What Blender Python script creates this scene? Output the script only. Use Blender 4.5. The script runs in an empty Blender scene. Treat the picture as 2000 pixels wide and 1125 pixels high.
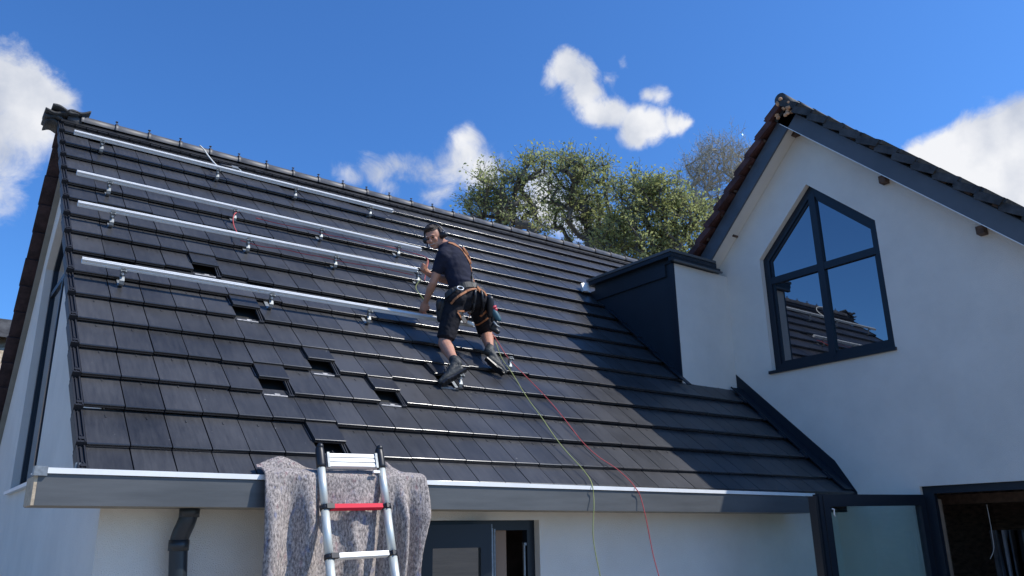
import bpy, bmesh, math, random
from mathutils import Vector, Matrix, noise
from mathutils.geometry import tessellate_polygon
from mathutils.bvhtree import BVHTree
R = math.radians
sc = bpy.context.scene
col = sc.collection

# ------------------------------------------------------------------ camera
S = .235 / .3                         # survey unit -> metres
FPX = 1566.784
CAM = Vector((-1.0635349, -6.53595908, -0.68572394)) * S
def axes(a, b, c):
    F = Vector((math.sin(a)*math.cos(b), math.cos(a)*math.cos(b), math.sin(b)))
    r = Vector((math.cos(a), -math.sin(a), 0)); u = r.cross(F)
    return r*math.cos(c)+u*math.sin(c), u*math.cos(c)-r*math.sin(c), F
RT, UP, FW = axes(R(37.10786256), R(17.08311727), R(-1.03425798))
cam = bpy.data.cameras.new('camera'); camo = bpy.data.objects.new('camera', cam); col.objects.link(camo)
cam.sensor_width = 36; cam.lens = FPX/2000*36; cam.clip_end = 3000; cam.clip_start = .05
m = Matrix((RT, UP, -FW)).transposed().to_4x4(); m.translation = CAM
camo.matrix_world = m; sc.camera = camo

# ------------------------------------------------------------------ light and sky
SUN_EL, SUN_AZ = 47.5, 131.5
sc.view_settings.view_transform = 'Standard'; sc.view_settings.look = 'None'
sc.view_settings.exposure = 0.0; sc.view_settings.gamma = 1
sl = bpy.data.lights.new('sun', 'SUN'); sl.energy = 4.9; sl.angle = R(.53); sl.color = (1, .95, .87)
slo = bpy.data.objects.new('sun', sl); col.objects.link(slo)
SD = Vector((math.sin(R(SUN_AZ))*math.cos(R(SUN_EL)), math.cos(R(SUN_AZ))*math.cos(R(SUN_EL)), math.sin(R(SUN_EL))))
slo.rotation_euler = SD.to_track_quat('Z', 'Y').to_euler(); slo.location = SD*40

def ray(px, py):
    return FW + RT*((px-1000)/FPX) - UP*((py-562.5)/FPX)

w = bpy.data.worlds.new('World'); sc.world = w; w.use_nodes = True
nt = w.node_tree; nt.nodes.clear()
def N(t, tree=None, **kw):
    n = (tree or nt).nodes.new(t)
    for k, v in kw.items(): setattr(n, k, v)
    return n
def M2(op, a, b=None, c=None, clamp=False, tree=None):
    T = tree or nt
    n = T.nodes.new('ShaderNodeMath'); n.operation = op; n.use_clamp = clamp
    for i, v in enumerate((a, b, c)):
        if v is None: continue
        if isinstance(v, (int, float)): n.inputs[i].default_value = v
        else: T.links.new(v, n.inputs[i])
    return n.outputs[0]
L = nt.links.new
tc = N('ShaderNodeTexCoord')
sky = N('ShaderNodeTexSky'); sky.sky_type = 'NISHITA'; sky.sun_disc = False
sky.sun_elevation = R(SUN_EL); sky.sun_rotation = R(SUN_AZ); sky.air_density = 1.0; sky.dust_density = .6; sky.ozone_density = 2.5; sky.altitude = 0
hsv = N('ShaderNodeMixRGB', blend_type='MULTIPLY'); hsv.inputs[0].default_value = 1; hsv.inputs[2].default_value = (.52, 1.0, 1.60, 1)
L(sky.outputs[0], hsv.inputs[1])
# clouds: patches of broken noise in fixed directions of the sky
nz = N('ShaderNodeTexNoise'); nz.inputs['Scale'].default_value = 5.5; nz.inputs['Detail'].default_value = 6; nz.inputs['Roughness'].default_value = .6
L(tc.outputs['Generated'], nz.inputs['Vector'])
sub = N('ShaderNodeVectorMath', operation='SUBTRACT'); L(nz.outputs['Color'], sub.inputs[0]); sub.inputs[1].default_value = (.5, .5, .5)
scl = N('ShaderNodeVectorMath', operation='SCALE'); L(sub.outputs[0], scl.inputs[0]); scl.inputs['Scale'].default_value = .075
wrp = N('ShaderNodeVectorMath', operation='ADD'); L(tc.outputs['Generated'], wrp.inputs[0]); L(scl.outputs[0], wrp.inputs[1])
CL = [(10,170,100,.85),(-40,260,130,.85),(75,225,75,.7),(20,345,80,.55),(125,195,45,.6),(0,400,50,.4),(90,300,60,.5),(30,110,50,.6),(110,240,60,.6),(60,180,60,.8),
      (890,300,80,.80),(815,320,62,.72),(940,340,65,.78),(905,265,45,.72),(720,335,48,.68),(685,352,40,.5),(860,355,60,.5),(770,320,40,.5),(955,355,45,.5),(840,385,40,.4),(750,370,40,.4),
      (1085,135,46,1.0),(1120,160,46,1.05),(1135,195,44,1.0),(1155,225,42,.95),(1195,232,44,1.0),(1240,268,48,1.1),(1250,240,40,.9),(1290,255,46,1.05),(1340,240,36,1.0),(1365,235,22,.8),(1300,188,42,.8),(1270,195,30,.75),(1215,135,18,.55),(1185,165,26,.5),(1062,165,28,.6),(1250,290,26,.8),
      (1070,400,80,.95),(1130,430,80,.85),(1020,430,50,.6),(1060,350,40,.6),
      (1990,225,80,1.15),(1930,262,80,1.2),(1860,288,66,1.2),(1900,350,95,1.2),(1990,340,120,1.1),(1800,292,42,1.05),(1960,440,95,1.1),(2060,300,120,1),
      (300,38,28,.5),(2300,200,200,.9),(2500,420,260,1),(-300,200,170,1),(-500,350,220,1)]
acc = None
for (x, y, r, wt) in CL:
    d = ray(x, y).normalized()
    dv = N('ShaderNodeVectorMath', operation='DISTANCE'); L(wrp.outputs[0], dv.inputs[0]); dv.inputs[1].default_value = d
    mr = N('ShaderNodeMapRange', interpolation_type='SMOOTHSTEP'); L(dv.outputs['Value'], mr.inputs['Value'])
    mr.inputs['From Min'].default_value = r/FPX*1.25; mr.inputs['From Max'].default_value = 0
    mr.inputs['To Min'].default_value = 0; mr.inputs['To Max'].default_value = wt
    acc = mr.outputs[0] if acc is None else M2('ADD', M2('MAXIMUM', acc, mr.outputs[0]), M2('MULTIPLY', M2('MINIMUM', acc, mr.outputs[0]), .35))
nz2 = N('ShaderNodeTexNoise'); nz2.inputs['Scale'].default_value = 19; nz2.inputs['Detail'].default_value = 12; nz2.inputs['Roughness'].default_value = .66; nz2.inputs['Distortion'].default_value = .5
L(tc.outputs['Generated'], nz2.inputs['Vector'])
den = M2('ADD', acc, M2('MULTIPLY', M2('SUBTRACT', nz2.outputs['Fac'], .5), 1.55))
mr = N('ShaderNodeMapRange', interpolation_type='SMOOTHSTEP'); L(den, mr.inputs['Value'])
mr.inputs['From Min'].default_value = .24; mr.inputs['From Max'].default_value = 1.0
dens = M2('MULTIPLY', mr.outputs[0], M2('GREATER_THAN', acc, .001))
nz3 = N('ShaderNodeTexNoise'); nz3.inputs['Scale'].default_value = 11; nz3.inputs['Detail'].default_value = 7
L(tc.outputs['Generated'], nz3.inputs['Vector'])
cr_ = N('ShaderNodeValToRGB'); L(nz3.outputs['Fac'], cr_.inputs[0])
cr_.color_ramp.elements[0].position = .36; cr_.color_ramp.elements[0].color = (4.6, 5.0, 5.9, 1)
cr_.color_ramp.elements[1].position = .58; cr_.color_ramp.elements[1].color = (7.4, 7.5, 7.8, 1)
mix = N('ShaderNodeMixRGB'); L(dens, mix.inputs[0]); L(hsv.outputs[0], mix.inputs[1]); L(cr_.outputs[0], mix.inputs[2])
bg = N('ShaderNodeBackground'); L(mix.outputs[0], bg.inputs[0]); bg.inputs[1].default_value = .122
out = N('ShaderNodeOutputWorld'); L(bg.outputs[0], out.inputs[0])

# ------------------------------------------------------------------ survey helpers (where a sight line meets a plane)
P = R(43.96216805)                    # roof pitch
TW, TG = .235, .34787                 # tile width and gauge
GZ = -2.15                            # ground level
RN = Vector((0, -math.sin(P), math.cos(P))); RS = Vector((0, math.cos(P), math.sin(P))); RX = Vector((1, 0, 0))
def RP(x, s, h=0.): return RX*x + RS*s + RN*h       # point on the roof: metres along, up the slope, off the tiles
def CR(c, r, h=0.): return RP(c*TW, r*TG, h)
def hit(px, py, n, d0):
    d = ray(px, py); return CAM + d*((d0-n.dot(CAM))/n.dot(d))
def PR(px, py, h=0.): return hit(px, py, RN, h)
def PX(px, py, x): return hit(px, py, Vector((1, 0, 0)), x)
def PY(px, py, y): return hit(px, py, Vector((0, 1, 0)), y)
def PD(px, py, d): return CAM + ray(px, py)*d

# ------------------------------------------------------------------ materials
MATS = {}
def mat(name, color, rough=.6, metal=0., spec=.5, var=.0, vscale=6., bump=0., bscale=60., coat=0., stretch=None, color2=None, vdetail=5):
    mt = bpy.data.materials.new(name); mt.use_nodes = True; T = mt.node_tree
    b = T.nodes['Principled BSDF']
    b.inputs['Base Color'].default_value = (*color, 1); b.inputs['Roughness'].default_value = rough
    b.inputs['Metallic'].default_value = metal; b.inputs['Specular IOR Level'].default_value = spec
    b.inputs['Coat Weight'].default_value = coat; b.inputs['Coat Roughness'].default_value = .15
    tcn = T.nodes.new('ShaderNodeTexCoord'); vec = tcn.outputs['Object']
    if stretch:
        mp = T.nodes.new('ShaderNodeMapping'); mp.inputs['Scale'].default_value = stretch; T.links.new(vec, mp.inputs[0]); vec = mp.outputs[0]
    if var or color2:
        n = T.nodes.new('ShaderNodeTexNoise'); n.inputs['Scale'].default_value = vscale; n.inputs['Detail'].default_value = vdetail; n.inputs['Roughness'].default_value = .65
        T.links.new(vec, n.inputs['Vector'])
        rp = T.nodes.new('ShaderNodeValToRGB'); T.links.new(n.outputs['Fac'], rp.inputs[0])
        c2 = color2 or tuple(min(1, c*(1+var)) for c in color); c1 = color if color2 else tuple(c*(1-var) for c in color)
        rp.color_ramp.elements[0].position = .36; rp.color_ramp.elements[0].color = (*c1, 1)
        rp.color_ramp.elements[1].position = .64; rp.color_ramp.elements[1].color = (*c2, 1)
        T.links.new(rp.outputs[0], b.inputs['Base Color'])
    if bump:
        n = T.nodes.new('ShaderNodeTexNoise'); n.inputs['Scale'].default_value = bscale; n.inputs['Detail'].default_value = 4
        T.links.new(vec, n.inputs['Vector'])
        bp = T.nodes.new('ShaderNodeBump'); bp.inputs['Strength'].default_value = bump; bp.inputs['Distance'].default_value = .01
        T.links.new(n.outputs['Fac'], bp.inputs['Height']); T.links.new(bp.outputs[0], b.inputs['Normal'])
    MATS[name] = mt
    return mt

def tile_mat():
    mt = mat('roof_tile', (.042, .044, .055), rough=.42, spec=.30)
    T = mt.node_tree; b = T.nodes['Principled BSDF']
    at = T.nodes.new('ShaderNodeAttribute'); at.attribute_name = 'tone'
    tcn = T.nodes['Texture Coordinate']
    mp = T.nodes.new('ShaderNodeMapping'); mp.inputs['Rotation'].default_value = (-P, 0, 0); T.links.new(tcn.outputs['Object'], mp.inputs[0])
    mp2 = T.nodes.new('ShaderNodeMapping'); mp2.inputs['Scale'].default_value = (14, 1.6, 1); T.links.new(mp.outputs[0], mp2.inputs[0])
    n1 = T.nodes.new('ShaderNodeTexNoise'); n1.inputs['Scale'].default_value = 3; n1.inputs['Detail'].default_value = 8; n1.inputs['Roughness'].default_value = .7
    T.links.new(mp2.outputs[0], n1.inputs['Vector'])
    n2 = T.nodes.new('ShaderNodeTexNoise'); n2.inputs['Scale'].default_value = 1.7; n2.inputs['Detail'].default_value = 7
    T.links.new(tcn.outputs['Object'], n2.inputs['Vector'])
    s = M2('ADD', M2('MULTIPLY', n1.outputs['Fac'], .7), M2('MULTIPLY', n2.outputs['Fac'], .8, tree=T), tree=T)
    s = M2('MULTIPLY', s, at.outputs['Fac'], tree=T)
    rp = T.nodes.new('ShaderNodeValToRGB'); T.links.new(s, rp.inputs[0])
    rp.color_ramp.elements[0].position = .45; rp.color_ramp.elements[0].color = (.021, .021, .0225, 1)
    rp.color_ramp.elements[1].position = 1.05; rp.color_ramp.elements[1].color = (.068, .067, .069, 1)
    # dust specks
    n3 = T.nodes.new('ShaderNodeTexNoise'); n3.inputs['Scale'].default_value = 28; n3.inputs['Detail'].default_value = 3
    T.links.new(tcn.outputs['Object'], n3.inputs['Vector'])
    mr = T.nodes.new('ShaderNodeMapRange'); T.links.new(n3.outputs['Fac'], mr.inputs[0]); mr.inputs['From Min'].default_value = .735; mr.inputs['From Max'].default_value = .78
    mx = T.nodes.new('ShaderNodeMixRGB'); T.links.new(mr.outputs[0], mx.inputs[0]); T.links.new(rp.outputs[0], mx.inputs[1]); mx.inputs[2].default_value = (.16, .155, .15, 1)
    T.links.new(mx.outputs[0], b.inputs['Base Color'])
    r2 = T.nodes.new('ShaderNodeMapRange'); T.links.new(n1.outputs['Fac'], r2.inputs[0]); r2.inputs['To Min'].default_value = .27; r2.inputs['To Max'].default_value = .45
    T.links.new(r2.outputs[0], b.inputs['Roughness'])
    bp = T.nodes.new('ShaderNodeBump'); bp.inputs['Strength'].default_value = .12; bp.inputs['Distance'].default_value = .004
    n4 = T.nodes.new('ShaderNodeTexNoise'); n4.inputs['Scale'].default_value = 9; n4.inputs['Detail'].default_value = 6; T.links.new(tcn.outputs['Object'], n4.inputs['Vector'])
    T.links.new(n4.outputs['Fac'], bp.inputs['Height']); T.links.new(bp.outputs[0], b.inputs['Normal'])
    return mt
_M2 = M2
def M2(op, a, b=None, c=None, clamp=False, tree=None):
    if tree is None and not isinstance(a, (int, float)): tree = a.id_data
    return _M2(op, a, b, c, clamp, tree)
TILE = tile_mat()
NOSE = mat('tile_nose', (.013, .014, .018), rough=.24, spec=.5, coat=.35)
VERG = mat('verge_tile', (.022, .023, .028), rough=.55, spec=.25)
BLACK = mat('black_underlay', (.008, .009, .009), rough=.8)
WHITEWALL = mat('white_render', (.77, .722, .645), rough=.9, spec=.2, var=.05, vscale=1.6, bump=.8, bscale=170, vdetail=8)
ANTH = mat('anthracite_panel', (.040, .052, .068), rough=.45, spec=.4, var=.12, vscale=3)
ANTHF = mat('anthracite_frame', (.012, .018, .027), rough=.38, spec=.35)
ANTH2 = mat('bargeboard_panel', (.075, .088, .105), rough=.45, spec=.4, var=.15, vscale=3)
DORM = mat('dormer_panel', (.014, .022, .032), rough=.45, spec=.3, var=.1, vscale=3)
FASC = mat('fascia_grey', (.090, .094, .096), rough=.42, spec=.4, var=.16, vscale=2.2, stretch=(.5, 1, 5), bump=.1, bscale=4)
ALU = mat('aluminium', (.80, .80, .78), rough=.38, metal=.2, var=.04, vscale=20)
ALUW = mat('pale_aluminium', (.82, .82, .80), rough=.5, metal=.1, var=.04, vscale=9)
GALV = mat('galvanised_steel', (.26, .28, .29), rough=.58, metal=.8, var=.2, vscale=40)
TAN = mat('tan_board', (.42, .34, .24), rough=.85, var=.25, vscale=25, bump=.3, bscale=90)
SOFF = mat('soffit_beige', (.25, .235, .20), rough=.85, var=.1, vscale=5)
BROWNT = mat('old_red_tile', (.085, .036, .033), rough=.85, var=.4, vscale=7, bump=.5, bscale=50)
DARKT = mat('old_dark_tile', (.045, .045, .045), rough=.75, var=.5, vscale=6, bump=.5, bscale=50)
WOOD = mat('brown_timber', (.10, .062, .045), rough=.8, var=.35, vscale=14, bump=.3)
MORT = mat('orange_mortar', (.55, .30, .16), rough=.9, var=.5, vscale=30, bump=.6)
DUST = mat('mortar_dust', (.42, .40, .38), rough=.95, var=.3, vscale=40)
PIPE = mat('black_downpipe', (.018, .024, .03), rough=.35, spec=.5)
RED = mat('red_cord', (.48, .07, .07), rough=.6)
YEL = mat('yellow_green_cord', (.32, .35, .12), rough=.6)
WHT = mat('white_cord', (.75, .74, .68), rough=.7)
RUBB = mat('black_plastic', (.013, .014, .017), rough=.42)
REDM = mat('red_metal', (.66, .02, .05), rough=.55, spec=.15)
LALU = mat('ladder_aluminium', (.66, .69, .64), rough=.42, metal=.35, var=.05, vscale=12)
SKIN = mat('skin', (.50, .255, .17), rough=.55, spec=.35, var=.10, vscale=18)
SKIN.node_tree.nodes['Principled BSDF'].inputs['Subsurface Weight'].default_value = .08
SHIRT = mat('navy_shirt', (.016, .018, .034), rough=.85, spec=.2, var=.15, vscale=12, bump=.25, bscale=55)
SHORT = mat('black_shorts', (.014, .014, .018), rough=.85, spec=.2, var=.25, vscale=14, bump=.3, bscale=60)
HAIR = mat('brown_hair', (.03, .018, .012), rough=.55, var=.4, vscale=60, bump=.8, bscale=200)
BOOT = mat('grey_boot', (.030, .033, .032), rough=.6, var=.4, vscale=25, bump=.4, bscale=90)
STRAP = mat('orange_strap', (.34, .135, .055), rough=.75, var=.25, vscale=40)
LEATH = mat('dark_webbing', (.02, .02, .02), rough=.6, var=.3, vscale=30)
LEAF = mat('leaf', (.21, .22, .085), rough=.7, spec=.08, color2=(.38, .39, .18), vscale=1.0)
LEAF.node_tree.nodes['Principled BSDF'].inputs['Roughness'].default_value = .5
BARK = mat('bark', (.10, .09, .075), rough=.9, var=.3, vscale=12)
BUDS = mat('bud', (.30, .29, .15), rough=.8, color2=(.42, .40, .22), vscale=2)
PALEB = mat('pale_bark', (.36, .33, .26), rough=.9, var=.2)
THATCH = mat('thatch', (.23, .17, .10), rough=.95, color2=(.5, .42, .32), vscale=9, bump=1, bscale=30)
TEETH = mat('teeth', (.48, .38, .33), rough=.4)
GROUND = mat('paving', (.29, .255, .205), rough=.9, var=.2, vscale=.6, bump=.2, bscale=20)
PLAST = mat('interior_wall', (.16, .10, .08), rough=.9, var=.3, vscale=3)
CLOTHG = mat('grey_sheet', (.22, .22, .23), rough=.9, var=.2, vscale=5)
# leaves let light through
T = LEAF.node_tree; b = T.nodes['Principled BSDF']; tr = T.nodes.new('ShaderNodeBsdfTranslucent'); tr.inputs[0].default_value = (.46, .50, .19, 1)
mx = T.nodes.new('ShaderNodeMixShader'); mx.inputs[0].default_value = .45
T.links.new(b.outputs[0], mx.inputs[1]); T.links.new(tr.outputs[0], mx.inputs[2]); T.links.new(mx.outputs[0], T.nodes['Material Output'].inputs[0])

def glass(name, refl, tint, through):
    mt = bpy.data.materials.new(name); mt.use_nodes = True; T = mt.node_tree; T.nodes.clear()
    g = T.nodes.new('ShaderNodeBsdfGlossy'); g.inputs['Roughness'].default_value = .01; g.inputs[0].default_value = (.95, .97, 1, 1)
    if through:
        t = T.nodes.new('ShaderNodeBsdfTransparent'); t.inputs[0].default_value = (*tint, 1)
    else:
        t = T.nodes.new('ShaderNodeBsdfDiffuse'); t.inputs[0].default_value = (*tint, 1)
    fr = T.nodes.new('ShaderNodeFresnel'); fr.inputs[0].default_value = 1.5
    f = M2('ADD', M2('MULTIPLY', fr.outputs[0], .9), refl, clamp=True)
    if through:
        ge = T.nodes.new('ShaderNodeNewGeometry'); f = M2('MULTIPLY', f, M2('SUBTRACT', 1.0, ge.outputs['Backfacing'], tree=T))
    m_ = T.nodes.new('ShaderNodeMixShader'); T.links.new(f, m_.inputs[0]); T.links.new(t.outputs[0], m_.inputs[1]); T.links.new(g.outputs[0], m_.inputs[2])
    o = T.nodes.new('ShaderNodeOutputMaterial'); T.links.new(m_.outputs[0], o.inputs[0])
    return mt
GLASS = glass('window_glass', .22, (.006, .008, .012), False)
DGLASS = glass('door_glass', .10, (.80, .90, .88), True)
CGLASS = glass('casement_glass', .10, (.02, .025, .025), False)

def blanket_mat():
    mt = mat('moving_blanket', (.3, .27, .27), rough=.97, spec=.1); T = mt.node_tree; b = T.nodes['Principled BSDF']; tcn = T.nodes['Texture Coordinate']
    mp = T.nodes.new('ShaderNodeMapping'); mp.inputs['Scale'].default_value = (1, 1, .45); T.links.new(tcn.outputs['Object'], mp.inputs[0])
    n = T.nodes.new('ShaderNodeTexNoise'); n.inputs['Scale'].default_value = 95; n.inputs['Detail'].default_value = 6; n.inputs['Roughness'].default_value = .72; T.links.new(mp.outputs[0], n.inputs['Vector'])
    rp = T.nodes.new('ShaderNodeValToRGB'); T.links.new(n.outputs['Fac'], rp.inputs[0])
    e = rp.color_ramp.elements; e[0].position = .33; e[0].color = (.06, .052, .052, 1); e[1].position = .66; e[1].color = (.56, .49, .445, 1)
    k = e.new(.48); k.color = (.27, .24, .225, 1)
    n2 = T.nodes.new('ShaderNodeTexNoise'); n2.inputs['Scale'].default_value = 34; n2.inputs['Detail'].default_value = 3; T.links.new(mp.outputs[0], n2.inputs['Vector'])
    mr = T.nodes.new('ShaderNodeMapRange'); T.links.new(n2.outputs['Fac'], mr.inputs[0]); mr.inputs['From Min'].default_value = .60; mr.inputs['From Max'].default_value = .72; mr.inputs['To Max'].default_value = .2
    mx = T.nodes.new('ShaderNodeMixRGB'); T.links.new(mr.outputs[0], mx.inputs[0]); T.links.new(rp.outputs[0], mx.inputs[1]); mx.inputs[2].default_value = (.40, .13, .16, 1)
    n3 = T.nodes.new('ShaderNodeTexNoise'); n3.inputs['Scale'].default_value = 27; n3.inputs['Detail'].default_value = 3; mp3 = T.nodes.new('ShaderNodeMapping'); mp3.inputs['Location'].default_value = (5, 3, 1); T.links.new(mp.outputs[0], mp3.inputs[0]); T.links.new(mp3.outputs[0], n3.inputs['Vector'])
    mr3 = T.nodes.new('ShaderNodeMapRange'); T.links.new(n3.outputs['Fac'], mr3.inputs[0]); mr3.inputs['From Min'].default_value = .60; mr3.inputs['From Max'].default_value = .72; mr3.inputs['To Max'].default_value = .5
    mx3 = T.nodes.new('ShaderNodeMixRGB'); T.links.new(mr3.outputs[0], mx3.inputs[0]); T.links.new(mx.outputs[0], mx3.inputs[1]); mx3.inputs[2].default_value = (.13, .16, .28, 1)
    T.links.new(mx3.outputs[0], b.inputs['Base Color'])
    bp = T.nodes.new('ShaderNodeBump'); bp.inputs['Strength'].default_value = .6; bp.inputs['Distance'].default_value = .006; T.links.new(n.outputs['Fac'], bp.inputs['Height']); T.links.new(bp.outputs[0], b.inputs['Normal'])
    return mt
BLANK = blanket_mat()

# ------------------------------------------------------------------ mesh helpers
class MB:
    def __init__(s): s.v = []; s.f = []; s.sm = []; s.mi = []; s.tone = []; s.t = 1.
    def quad(s, ids, sm=False, mi=0): s.f.append(tuple(ids)); s.sm.append(sm); s.mi.append(mi)
    def add(s, vs):
        i = len(s.v); s.v += [Vector(p) for p in vs]; s.tone += [s.t]*len(vs); return i
    def box(s, lo, hi, fn=None, mi=0):
        x0, y0, z0 = lo; x1, y1, z1 = hi
        ps = [Vector(p) for p in ((x0,y0,z0),(x1,y0,z0),(x1,y1,z0),(x0,y1,z0),(x0,y0,z1),(x1,y0,z1),(x1,y1,z1),(x0,y1,z1))]
        if fn: ps = [fn(*p) for p in ps]
        i = s.add(ps)
        for q in ((0,3,2,1),(4,5,6,7),(0,1,5,4),(1,2,6,5),(2,3,7,6),(3,0,4,7)): s.quad([i+k for k in q], mi=mi)
        return s
    def bar(s, a, b, wd, ht, up=Vector((0, 0, 1)), mi=0):
        a = Vector(a); b = Vector(b); d = (b-a).normalized(); r = d.cross(Vector(up)).normalized(); u = r.cross(d)
        i = s.add([a+r*(sx*wd/2)+u*(sy*ht/2) for sx, sy in ((-1,-1),(1,-1),(1,1),(-1,1))]+[b+r*(sx*wd/2)+u*(sy*ht/2) for sx, sy in ((-1,-1),(1,-1),(1,1),(-1,1))])
        for q in ((0,1,2,3),(7,6,5,4),(0,4,5,1),(1,5,6,2),(2,6,7,3),(3,7,4,0)): s.quad([i+k for k in q], mi=mi)
        return s
    def tube(s, pts, r, n=8, caps=True, side=None, ry=None, mi=0, flat=False):
        pts = [Vector(p) for p in pts]; k = len(pts)
        rs = r if isinstance(r, (list, tuple)) else [r]*k
        rys = (ry if isinstance(ry, (list, tuple)) else [ry]*k) if ry is not None else rs
        up = Vector(side) if side is not None else None
        base = None; rings = []
        prev = None
        for j, p in enumerate(pts):
            d = (pts[min(j+1, k-1)]-pts[max(j-1, 0)])
            if d.length < 1e-9: d = Vector((0, 0, 1))
            d.normalize()
            if up is not None: a = up - d*up.dot(d)
            else:
                if prev is None: a = d.orthogonal()
                else: a = prev - d*prev.dot(d)
            if a.length < 1e-6: a = d.orthogonal()
            a.normalize(); prev = a; b_ = d.cross(a)
            rings.append(s.add([p+a*(math.cos(t*2*math.pi/n)*rs[j])+b_*(math.sin(t*2*math.pi/n)*rys[j]) for t in range(n)]))
        for j in range(k-1):
            A, B = rings[j], rings[j+1]
            for t in range(n): s.quad((A+t, A+(t+1)%n, B+(t+1)%n, B+t), sm=not flat, mi=mi)
        if caps:
            s.quad([rings[0]+t for t in reversed(range(n))], mi=mi); s.quad([rings[-1]+t for t in range(n)], mi=mi)
        return s
    def ball(s, c, r, ax=None, n=12, m_=8, mi=0):
        """ellipsoid: r = 3 radii along the 3 axes ax"""
        c = Vector(c); r = r if isinstance(r, (tuple, list)) else (r, r, r)
        ax = ax or (Vector((1,0,0)), Vector((0,1,0)), Vector((0,0,1)))
        ids = []
        top = s.add([c+ax[2]*r[2]])
        for a in range(1, m_):
            th = math.pi*a/m_
            ids.append(s.add([c+ax[0]*(r[0]*math.sin(th)*math.cos(2*math.pi*t/n))+ax[1]*(r[1]*math.sin(th)*math.sin(2*math.pi*t/n))+ax[2]*(r[2]*math.cos(th)) for t in range(n)]))
        bot = s.add([c-ax[2]*r[2]])
        for t in range(n):
            s.quad((top, ids[0]+t, ids[0]+(t+1)%n), True, mi); s.quad((bot, ids[-1]+(t+1)%n, ids[-1]+t), True, mi)
        for a in range(len(ids)-1):
            for t in range(n): s.quad((ids[a]+t, ids[a+1]+t, ids[a+1]+(t+1)%n, ids[a]+(t+1)%n), True, mi)
        return s
    def limb(s, pts, r, side=None, ry=None, n=14):
        """closed tapering limb with round ends, for later fusing"""
        pts = [Vector(p) for p in pts]; k = len(pts)
        rs = list(r) if isinstance(r, (list, tuple)) else [r]*k
        rys = list(ry) if isinstance(ry, (list, tuple)) else (rs if ry is None else [ry]*k)
        P0, Q = [], []
        d0 = (pts[0]-pts[1]).normalized(); d1 = (pts[-1]-pts[-2]).normalized()
        seq = []
        for t in (1.0, .8, .45): seq.append((pts[0]+d0*rs[0]*t, math.sqrt(max(0, 1-t*t))*1.0+.02))
        pp = [(q, k_, rs[0]*k_, rys[0]*k_) for q, k_ in seq]
        pp += [(pts[j], 1, rs[j], rys[j]) for j in range(k)]
        for t in (.45, .8, 1.0):
            k_ = math.sqrt(max(0, 1-t*t))+.02; pp.append((pts[-1]+d1*rs[-1]*t, k_, rs[-1]*k_, rys[-1]*k_))
        return s.tube([q[0] for q in pp], [q[2] for q in pp], n=n, side=side, ry=[q[3] for q in pp])
    def prism(s, poly, fn, t0, t1, mi=0):
        """poly 2D, extruded t0..t1; fn(a,b,t) -> point"""
        n = len(poly); i = s.add([fn(a, b, t0) for a, b in poly]+[fn(a, b, t1) for a, b in poly])
        s.quad([i+k for k in range(n)], mi=mi); s.quad([i+n+k for k in reversed(range(n))], mi=mi)
        for k in range(n): s.quad((i+k, i+n+k, i+n+(k+1)%n, i+(k+1)%n), mi=mi)
        return s
    def sheet(s, poly, holes, fn, t0, t1, mi=0):
        """wall with openings: front at t0, back at t1, reveals between"""
        loops = [poly]+holes
        tris = tessellate_polygon([[Vector((a, b, 0)) for a, b in l] for l in loops])
        flat = [p for l in loops for p in l]; n = len(flat)
        i = s.add([fn(a, b, t0) for a, b in flat]+[fn(a, b, t1) for a, b in flat])
        for t in tris: s.quad([i+k for k in t], mi=mi); s.quad([i+n+k for k in reversed(t)], mi=mi)
        o = 0
        for l in loops:
            for k in range(len(l)): a_, b_ = i+o+k, i+o+(k+1)%len(l); s.quad((a_, a_+n, b_+n, b_), mi=mi)
            o += len(l)
        return s
    def build(s, name, mt, parent=None, origin=None, fixn=True, label=None):
        me = bpy.data.meshes.new(name)
        org = Vector(origin) if origin is not None else (parent.matrix_world.translation.copy() if parent else Vector((0, 0, 0)))
        par_loc = Vector((0, 0, 0)); q = parent
        while q: par_loc += q.location; q = q.parent
        if parent and origin is None: org = par_loc.copy()
        me.from_pydata([p-org for p in s.v], [], s.f)
        for t in (mt if isinstance(mt, (list, tuple)) else [mt]): me.materials.append(t)
        me.polygons.foreach_set('use_smooth', s.sm); me.polygons.foreach_set('material_index', s.mi)
        if any(t != 1. for t in s.tone):
            a = me.attributes.new('tone', 'FLOAT', 'POINT'); a.data.foreach_set('value', s.tone)
        elif MATS.get('roof_tile') in list(me.materials):
            a = me.attributes.new('tone', 'FLOAT', 'POINT'); a.data.foreach_set('value', [1.]*len(s.v))
        if fixn:
            bm = bmesh.new(); bm.from_mesh(me); bmesh.ops.recalc_face_normals(bm, faces=bm.faces); bm.to_mesh(me); bm.free()
        o = bpy.data.objects.new(name, me); col.objects.link(o)
        if parent: o.parent = parent
        o.location = org-par_loc
        if label: o['label'] = label
        return o

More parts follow.
